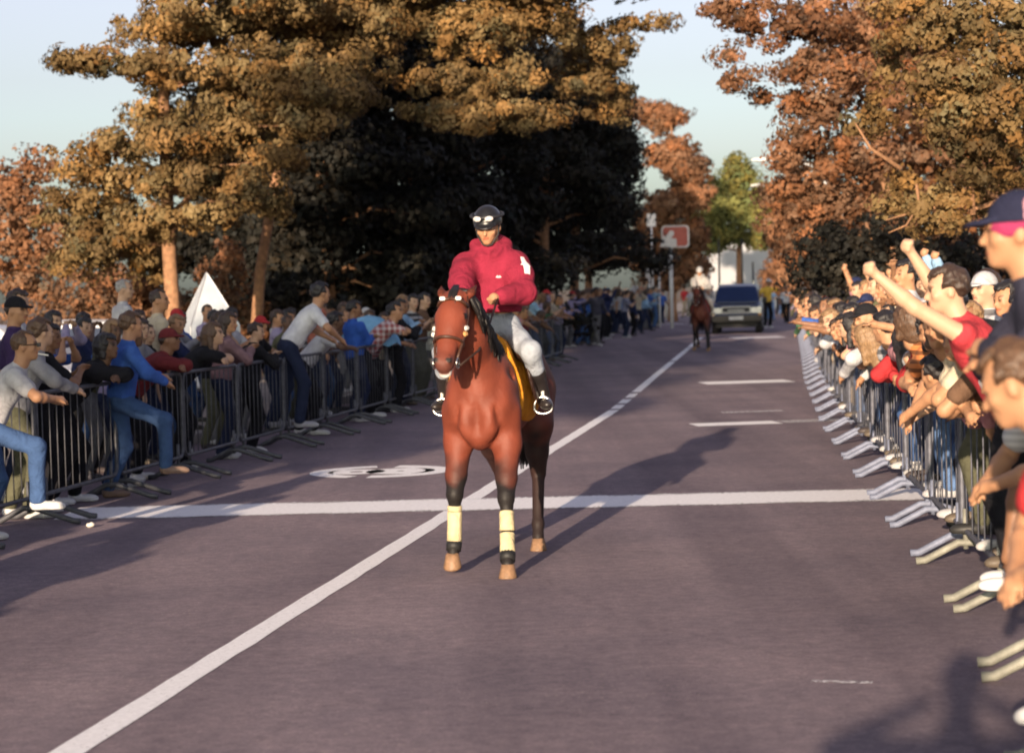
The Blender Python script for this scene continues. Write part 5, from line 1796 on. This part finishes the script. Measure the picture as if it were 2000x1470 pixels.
def spectator(s, t, keys, where, face, group, base=0.0, size=None, shirts=None, tries=200, skins=('tan', 'tan', 'pale', 'brown', 'dark'), turn=14, mir=None):
    for _ in range(tries):
        key = rng.choice(keys)
        sc = rng.choice(shirts or ['white', 'white', 'grey', 'black', 'navy', 'red', 'maroon', 'blue', 'sky blue', 'green', 'olive', 'orange', 'pink', 'lilac', 'cream', 'brown', 'white'])
        lg = rng.choice(['dark jeans', 'black trousers', 'black trousers', 'dark jeans', 'olive trousers', 'grey trousers', 'blue jeans'] if 'left' in where else ['blue jeans', 'light jeans', 'light jeans', 'blue jeans', 'dark jeans', 'olive trousers', 'black trousers', 'beige trousers'])
        hk = rng.choice(['short', 'short', 'short', 'crop', 'long', 'bob', 'bun', 'cap'])
        hc = rng.choice(['black', 'black', 'dark brown', 'dark brown', 'brown', 'fair'])
        sl = rng.choice(['short', 'short', 'long'])
        cc = rng.choice(['white', 'navy', 'red', 'black'])
        ht = (cc + ' cap') if hk == 'cap' else (HTXT[hk] + ' ' + hc.replace('dark brown', 'dark') + ' hair')
        stripe = rng.random() < .14
        label = 'person in %s%s %s, %s, %s, %s' % ('striped ' if stripe else '', sc, 'sweater' if sl == 'long' else 'tee', ht, DOING.get(key, key), where)
        if label not in USED and len(label.replace('-', ' ').split()) <= 16: break
    USED.add(label)
    COUNT[0] += 1
    if COUNT[0] in SKIP:            # wholly hidden behind others
        rng.random(); rng.uniform(0, 1); rng.choice(skins); rng.choice(SHOES); rng.uniform(0, 1)
        return
    p = road(s, t, base)
    mirror = (rng.random() < .5) if mir is None else mir
    person(p, face + rad(rng.uniform(-turn, turn)), key, label, COLOURS[sc], LEGS[lg], rng.choice(skins), ('cap', COLOURS[cc]) if hk == 'cap' else (hk, hc), sl,
           'trousers', rng.choice(SHOES), size or rng.uniform(.92, 1.05), group, mirror=mirror, shirt_mat=stripes(COLOURS[sc]) if stripe else None)


FACE_R = math.pi / 2 - TH          # +Y turned to look to -t (towards the road from the right)
FACE_L = -math.pi / 2 - TH
front = ['leaning on folded forearms', 'leaning on folded forearms', 'leaning forward with both hands on the rail', 'craning sideways over the rail', 'clapping', 'stooping low over the rail', 'shading the eyes with one arm']
far_out = ['hanging far out over the rail', 'hanging far out over the rail', 'hunched over folded arms', 'hunched over folded arms', 'chin on the rail looking along it', 'chin on the rail looking along it', 'hunched over folded arms', 'bent over the rail with arms hanging out', 'reaching out across the rail']
back = ['standing with arms hanging', 'clapping', 'cheering with both arms up', 'shading the eyes with one arm', 'holding something up to the face', 'standing with folded arms', 'pointing with one arm out']
SK = ('tan', 'tan', 'pale', 'pale', 'brown')
# right: front row, second row, third row on the pavement. Heads turn towards the horse (mirror = look left of facing).
GR, GL, GF = 'spectators along the right barriers', 'spectators along the left barriers', 'distant spectators on the shaded left side'
# rows close to the camera come from the individually placed people below
s = 12.2
while s < 86:
    if rng.random() < .72:      # standing on the bottom rail, bent out over the top one
        spectator(s, t_right(s) + rng.uniform(.10, .18), far_out, 'right crowd front row', FACE_R, GR, .20, skins=SK, size=rng.uniform(.90, 1.02), mir=(rng.random() < .2), turn=22)
    else:
        spectator(s, t_right(s) + rng.uniform(.30, .38), front, 'right crowd front row', FACE_R, GR, skins=SK, size=rng.uniform(.88, 1.02), mir=(rng.random() < .2))
    s += rng.uniform(.42, .52) if s < 30 else (rng.uniform(.85, 1.15) if s < 50 else rng.uniform(1.3, 1.6))
s = 11.5
while s < 70:
    t = t_right(s) + rng.uniform(.50, .75)
    spectator(s, t, back + ['holding something up to the face', 'cheering with both arms up', 'clapping'], 'right crowd second row', FACE_R, GR, .12 if t > 5.57 else 0, skins=SK, size=rng.uniform(1.0, 1.10), mir=(rng.random() < .2))
    s += rng.uniform(.45, .62) if s < 34 else rng.uniform(1.3, 1.8)
s = 10.5
while s < 44:
    t = t_right(s) + rng.uniform(1.40, 1.75)
    spectator(s, t, back, 'right crowd back row', FACE_R, GR, .12 if t > 5.57 else 0, skins=SK, size=rng.uniform(1.02, 1.12), mir=(rng.random() < .2))
    s += rng.uniform(1.1, 1.6)
# left, nearer than the picture edge: their shadows fall along the barriers
s = 5.5
while s < 12.8:
    spectator(s, rng.uniform(-2.95, -2.7) if s < 12.8 else t_left(s) - .35, front + back[:2], 'left crowd before the picture edge', FACE_L, GL, mir=True)
    s += rng.uniform(.5, .6)
s = 8.0
while s < 12.8:
    spectator(s, t_left(s) - rng.uniform(.35, .6), front + back[:2], 'left crowd before the picture edge', FACE_L, GL, mir=True)
    s += rng.uniform(.5, .6)
# left: rows behind the individually placed people, and the run beyond them into the shade
s = 33.0
while s < 58:
    spectator(s, t_left(s) - rng.uniform(.30, .38), front + back[:2], 'shaded left crowd front row', FACE_L, GL, mir=True)
    s += rng.uniform(.75, 1.0)
s = 14.5
while s < 46:
    t = t_left(s) - rng.uniform(.85, 1.15)
    spectator(s, t, ['clapping', 'standing with arms hanging', 'standing with folded arms', 'holding something up to the face', 'leaning forward with both hands on the rail'], 'left crowd second row', FACE_L, GL, .0, shirts=['black', 'navy', 'maroon', 'grey', 'olive', 'brown', 'blue', 'white', 'lilac'], size=rng.uniform(.88, .98), mir=True)
    s += rng.uniform(.7, .9)
s = 14.0
while s < 40:
    t = t_left(s) - rng.uniform(1.55, 2.1)
    spectator(s, t, ['clapping', 'standing with arms hanging', 'standing with folded arms', 'holding something up to the face'], 'left crowd back row', FACE_L, GL, .12 if t < -4.77 else 0, shirts=['black', 'navy', 'maroon', 'grey', 'olive', 'brown', 'blue', 'white', 'lilac'], size=rng.uniform(.86, .94), mir=True)
    s += rng.uniform(.8, 1.1)
for i in range(64):
    Yd = rng.uniform(66, 108)
    px_ = np.interp(Yd, [64, 80, 112], [1105, 1200, 1300]) + rng.uniform(-60, 40)
    x = ground_x(px_, Yd)
    s_ = (x - R0.x) * RU.x + Yd * RU.y; t_ = (x - R0.x) * RR.x + Yd * RR.y
    spectator(s_, t_, back + ['walking'], 'far shaded left crowd', FACE_L + rad(rng.uniform(-70, 40)), GF, 0, shirts=['white', 'white', 'white', 'sky blue', 'lilac', 'blue', 'navy', 'grey', 'white', 'cream', 'black'])
for i in range(16):
    Yd = rng.uniform(90, 125)
    x = ground_x(rng.choice([rng.uniform(1500, 1565), rng.uniform(1330, 1400)]), Yd)
    s_ = (x - R0.x) * RU.x + Yd * RU.y; t_ = (x - R0.x) * RR.x + Yd * RR.y
    spectator(s_, t_, back + ['walking'], 'sunlit group at street end', math.pi + rad(rng.uniform(-60, 60)), 'distant spectators by the car', 0, shirts=['white', 'white', 'cream', 'pink', 'sky blue', 'red', 'grey'])
# ---------------------------------------------------------------- people one can tell apart
def put(px_, Y, face, key, label, shirt, legs, sk='tan', hair=('short', 'dark brown'), sleeve='short', legkind='trousers', shoe=(.5, .5, .5), size=1.0, base=0.0, mirror=False, pose=None, group=None, **kw):
    x = ground_x(px_, Y)
    sc = COLOURS[shirt] if isinstance(shirt, str) else shirt
    lc = LEGS[legs] if isinstance(legs, str) else legs
    if hair[0] == 'cap' and isinstance(hair[1], str): hair = ('cap', COLOURS[hair[1]])
    return person(Vector((x, Y, base)), face, key, label, sc, lc, sk, hair, sleeve, legkind, shoe, size, group, pose, mirror=mirror, **kw)


FL = FACE_L
# --- left crowd, from the picture edge towards the rider
put(8, 16.6, FL + .35, 'rail_smoker', 'man in sunglasses and white t-shirt smoking at the left picture edge', 'white', 'blue jeans', 'tan', ('crop', 'brown'), size=.98,
    pose=Pose(lean=30, yaw=-10, pitch=0, pel=(0, -.10, .92), hl=(-.12, .42, 1.10), hr=(.14, .44, 1.12), fl=(-.13, -.15, 0), fr=(.15, .30, .25), el=(-1, 0, -.3), er=(1, 0, -.3), kr=(.3, 1, .4)), h=.0145)
put(51, 18.4, FL + .45, 'boy_rail', 'fair-faced boy with brown hair and grey collar leaning on the left barrier', 'grey', 'olive trousers', 'pale', ('short', 'brown'), 'long', size=1.0, pose=Pose(lean=22, yaw=18, pitch=0, pel=(0, -.06, .93), hl=(-.20, .42, 1.10), hr=(.22, .42, 1.10), fl=(-.12, -.1, 0), fr=(.12, .05, 0), el=(-1, -.4, 0), er=(1, -.4, 0)), h=.0145)
put(33, 19.6, FL + .3, 'standing with arms hanging', 'person in navy and red jacket with dark cap standing behind the grey-collared boy', (.05, .03, .09), 'dark jeans', 'tan', ('cap', 'black'), 'long', size=1.03, mirror=True, base=.10)
put(49, 21.5, FL + .3, 'standing with folded arms', 'tall man in a white shirt whose head tops the left end of the crowd', 'white', 'dark jeans', 'pale', ('short', 'dark brown'), size=1.06, mirror=True, base=.12)
put(91, 18.9, FL + .55, 'clapping', 'dark-haired youth in a black top clapping at the left barrier', 'black', 'black trousers', 'brown', ('short', 'black'), 'short', size=.95, mirror=True, shoe=(.55, .55, .56))
put(160, 19.6, FL + .2, 'leaning on folded forearms', 'person with bushy black hair in a black top bent over the left barrier', 'black', 'black trousers', 'dark', ('bob', 'black'), 'long', size=1.0, mirror=True, shoe=(.55, .56, .6))
put(245, 20.0, FL + .55, 'knee_over', 'man in a blue jacket with one jeans knee pushed out past the barrier', 'blue', 'blue jeans', 'tan', ('short', 'brown'), 'long', size=1.0, shoe=(.18, .12, .09),
    pose=Pose(lean=10, yaw=0, pitch=2, pel=(0, -.02, .92), hl=(-.16, .40, 1.12), hr=(.24, .34, 1.08), fl=(-.13, -.1, 0), fr=(.26, .36, .22), el=(-1, -.2, -.4), er=(1, -.4, -.2), kr=(.6, 1, .6)), h=.0145)
put(236, 21.0, FL + .3, 'leaning forward with both hands on the rail', 'person in a lilac shirt beside the man in the blue jacket', 'lilac', 'dark jeans', 'dark', ('short', 'black'), 'short', size=.96, mirror=True)
put(287, 21.9, FL + .45, 'leaning on folded forearms', 'person in a maroon top with a maroon cap hunched over the left barrier', 'maroon', 'black trousers', 'brown', ('cap', 'maroon'), 'long', size=1.0, mirror=True)
put(311, 25.0, FL + .6, 'standing with arms hanging', 'man in a pale t-shirt standing in front of the lit tree trunk', 'cream', 'dark jeans', 'tan', ('crop', 'dark brown'), size=1.05, mirror=True, base=.12)
put(244, 27.5, FL + .6, 'standing with arms hanging', 'bald man behind the crowd left of the lit tree trunk', 'white', 'dark jeans', 'pale', ('crop', 'grey'), size=1.06, mirror=True, base=.25)
put(375, 23.2, FL + .35, 'leaning on folded forearms', 'woman with long brown hair in a black top leaning on the left barrier', 'black', 'black trousers', 'pale', ('long', 'brown'), 'short', size=1.02, mirror=True)
put(440, 24.6, FL + .5, 'clapping', 'long-haired person in a dusky pink top between the woman in black and the boy', (.20, .12, .13), 'dark jeans', 'tan', ('long', 'dark brown'), 'long', size=.96, mirror=True)
put(495, 25.4, FL + .7, 'clapping', 'boy in a black top pressing his hands together beside the man in white', 'black', 'black trousers', 'pale', ('short', 'dark brown'), 'long', size=.88, mirror=True)
put(590, 26.5, FL + .45, 'white_tee', 'man in a bright white t-shirt bending over the left barrier with straight arms', (.55, .55, .58), 'dark jeans', 'tan', ('short', 'black'), 'short', size=1.10, shoe=(.3, .3, .33),
    base=.22, pose=Pose(lean=38, yaw=14, pitch=2, pel=(0, -.12, .92), hl=(-.20, .40, .98), hr=(.22, .42, .98), fl=(-.12, -.26, 0), fr=(.13, -.02, 0), el=(-1, -.3, 0), er=(1, -.3, 0)), h=.0145)
put(622, 30.5, FL + .5, 'standing with arms hanging', 'bare-armed person standing right behind the man in the bright white t-shirt', (.30, .10, .07), 'dark jeans', 'tan', ('short', 'brown'), 'short', size=1.07, mirror=True, base=.12)
put(623, 28.4, FL + .3, 'grey_lean', 'man in white and grey top propped on the barrier before the blue umbrella', 'white', 'black trousers', 'dark', ('short', 'black'), 'short', size=1.03,
    pose=Pose(lean=44, yaw=6, pitch=4, pel=(0, -.18, .91), hl=(-.16, .44, 1.10), hr=(.18, .44, 1.10), fl=(-.12, -.22, 0), fr=(.13, -.05, 0), el=(-1, .1, -.2), er=(1, .1, -.2)), h=.0145)
put(697, 31.0, FL + .8, 'standing with folded arms', 'person in a bright blue top beside the light blue umbrella', (.03, .09, .38), 'dark jeans', 'brown', ('short', 'black'), 'long', size=1.0, mirror=True)
put(738, 31.8, FL + .3, 'leaning on folded forearms', 'man in a red and white checked shirt leaning on the left barrier', 'red', 'black trousers', 'tan', ('short', 'black'), 'short', size=1.10, mirror=True,
    shirt_mat=pattern_cloth('checked_cloth', (.28, .06, .06), (.52, .46, .45), 'check', 85))
put(777, 33.2, FL + .4, 'clapping', 'dark-clothed person right of the checked shirt, next to the horse', 'black', 'black trousers', 'brown', ('short', 'black'), 'long', size=1.0, mirror=True)
put(1165, 67.5, FL - .9, 'walking', 'dark-suited man with one white shoe walking on the shaded road', (.05, .05, .07), 'grey trousers', 'brown', ('short', 'black'), 'long', size=1.06, shoe=(.5, .5, .5))
put(1500, 88.0, math.pi + .3, 'pointing with one arm out', 'person in a yellow shirt standing beside the blue car', 'yellow', 'black trousers', 'brown', ('cap', 'white'), 'short', size=1.16)

# --- near right crowd
FR = FACE_R
put(1985, 11.0, FR - .25, 'fists_up', 'boy in a red shirt with white side panels cheering with both fists raised', (.36, .035, .045), 'black trousers', 'pale', ('short', 'dark brown'), 'none', size=1.0, base=.25, shoe=(.55, .55, .55),
    pose=Pose(lean=32, yaw=20, pitch=6, pel=(0, -.02, .93), hl=(-.34, .72, 1.70), hr=(.02, .62, 1.88), fl=(-.12, -.02, 0), fr=(.12, .02, 0), el=(-.6, .4, -.6), er=(.5, .8, -.5), fist=True), h=.0125)
put(2150, 7.0, FR + .1, 'cap_tall', 'tall person in a navy cap with pink panel and magenta brim at the right edge', (.03, .03, .05), (.045, .10, .30), 'tan', ('cap', (.018, .020, .045)), 'long', size=1.05, base=.25,
    pose=Pose(lean=25, yaw=-12, pitch=2, pel=(0, -.05, 1.02), hl=(-.12, .34, 1.30), hr=(.12, .32, 1.26), fl=(-.12, -.05, 0.09), fr=(.12, .05, 0.09), el=(-1, -.4, 0), er=(1, -.4, 0)), h=.0125)
put(2225, 6.2, FR + .15, 'head_down', 'person with cropped brown hair and red top looking down at the right picture edge', 'red', 'black trousers', 'tan', ('short', 'brown'), 'short', size=1.0,
    pose=Pose(lean=34, yaw=-32, pitch=24, pel=(0, -.06, .96), hl=(-.05, .30, 1.00), hr=(.10, .32, .98), fl=(-.12, -.08, 0), fr=(.12, .04, 0), el=(-1, -.2, -.2), er=(1, -.2, -.2)), h=.0125)
put(2110, 8.7, FR + .1, 'stripe_lean', 'dark-haired person in a white and grey striped top leaning near the right edge', 'white', 'olive trousers', 'tan', ('bob', 'black'), 'short', size=1.0,
    shirt_mat=pattern_cloth('striped_cloth', (.50, .50, .50), (.36, .36, .37), 'stripe', 190),
    pose=Pose(lean=30, yaw=10, pitch=12, pel=(0, -.10, .93), hl=(-.10, .34, 1.02), hr=(.14, .34, 1.00), fl=(-.12, -.16, 0), fr=(.12, .0, 0), el=(-1, -.2, -.2), er=(1, -.2, -.2)), h=.0125)
put(2060, 11.8, FR + .0, 'hanging far out over the rail', 'person in a white cap just behind the cheering boy in red', 'black', 'dark jeans', 'brown', ('cap', 'white'), 'short', size=1.12, base=.28)
put(2125, 9.3, FR + .2, 'bent_down', 'black-haired person stooping below the striped top on the right', 'black', 'olive trousers', 'brown', ('short', 'black'), 'short', size=1.02, shoe=(.4, .4, .4),
    pose=Pose(lean=50, yaw=10, pitch=16, pel=(0, -.16, .91), hl=(-.16, .26, .66), hr=(.16, .28, .66), fl=(-.13, -.16, 0), fr=(.13, -.02, 0), el=(-1, -.2, .1), er=(1, -.2, .1)), h=.0125)
put(1985, 12.6, FR + .1, 'bent over the rail with arms hanging out', 'black-haired girl with a white collar and blue jeans leaning out on the right', (.30, .31, .36), 'blue jeans', 'tan', ('bob', 'black'), 'short', size=1.0, base=.22, shoe=(.4, .4, .4))
put(1950, 15.6, FR + .0, 'reaching out across the rail', 'brown-haired man in a red shirt craning out of the right crowd', 'red', 'dark jeans', 'tan', ('short', 'brown'), 'short', size=1.04, base=.25)
put(1790, 19.8, FR - .1, 'shading the eyes with one arm', 'person bending one bare arm over the head above the right crowd', 'white', 'blue jeans', 'tan', ('short', 'black'), 'short', size=1.10, base=.1)
put(2010, 13.4, FR - .2, 'standing with folded arms', 'person in a navy top standing behind the girl with the white collar', 'navy', 'blue jeans', 'brown', ('short', 'black'), 'short', size=1.0)

# the viewer's own figure: stands where the picture was taken from, its shadow falls on the road
person(Vector((-.30, -.42, .10)), 0, 'viewer', 'photographer standing in the road behind the viewpoint', COLOURS['grey'], LEGS['dark jeans'], 'tan', ('short', 'dark brown'), 'short', 'trousers', (.05, .05, .05), 1.10,
       pose=Pose(lean=2, yaw=0, pitch=2, pel=(0, 0, .93), hl=(-.20, .14, 1.50), hr=(.20, .14, 1.50), el=(-1, -.2, -.8), er=(1, -.2, -.8), fl=(-.16, 0, 0), fr=(.16, .03, 0)))
# ---------------------------------------------------------------- things held or worn that catch the eye
def find(txt):
    return next(o for o in bpy.data.objects if txt in str(o.get('label', '')))


# cigarette and sunglasses of the smoker
sm = find('smoking')
hp = PMESH['rail_smoker']['pose']
Hs = lambda x, y, z: Vector(hp.H + hp.Rh @ np.array([x, y, z]))
m_ = MB(); m_.tube([Hs(.012, .098, -.060), Hs(.030, .180, -.075)], .0065, 6); m_.build('cigarette', mat('cigarette_paper', (.62, .60, .56), .8), sm)
m_ = MB()
for k in (-1, 1):
    m_.box(Hs(k * .033, .104, .010), (.050, .012, .030), Matrix(hp.Rh.tolist()))
    m_.tube([Hs(k * .060, .098, .016), Hs(k * .080, .03, .012), Hs(k * .084, -.02, .008)], .004, 5)
m_.box(Hs(0, .106, .016), (.03, .006, .006), Matrix(hp.Rh.tolist()))
m_.build('sunglasses', mat('dark_lens', (.010, .010, .012), .15), sm)
# pink panel and magenta band of the near cap
cp = find('magenta brim')
pp = PMESH['cap_tall']['pose']
S = Solid((-.14, -.19, -.10), (.14, .17, .16), .010)
S.ball((0, -.014, .034), (.089, .107, .098), None, 0)
X, Y, Z = S.grid()
S.f = np.maximum(S.f, np.maximum(Z - .030, -.018 - Z))
link('cap_band', mesh_from('cap_band', *S.mesh()), cloth((.30, .035, .10), 'magenta_cloth'), cp, mat4(pp.Rh, pp.H))
S = Solid((-.14, -.19, -.10), (.14, .17, .16), .009)
S.ball((0, -.014, .034), (.0885, .1065, .1005), None, 0)
X, Y, Z = S.grid()
S.f = np.maximum(S.f, np.maximum(np.maximum(Z - .105, .034 - Z), np.maximum(-X - .2, np.abs(Y + .055) - .035)))
link('cap_panel', mesh_from('cap_panel', *S.mesh()), cloth((.48, .24, .28), 'pink_cloth'), cp, mat4(pp.Rh, pp.H))
# white side panels of the cheering boy's shirt
cb = find('both fists raised')
p = PMESH['fists_up']['pose']
for k in (-1, 1):
    S = p.solid(.0125)
    S.ball(p.P + p.u * .13 + p.r * k * .10, (.068, .085, .20), p.Rt, .02)
    X, Y, Z = S.grid()
    link('side_panel', mesh_from('side_panel', *S.mesh()), cloth((.50, .50, .52), 'white_panel'), cb)
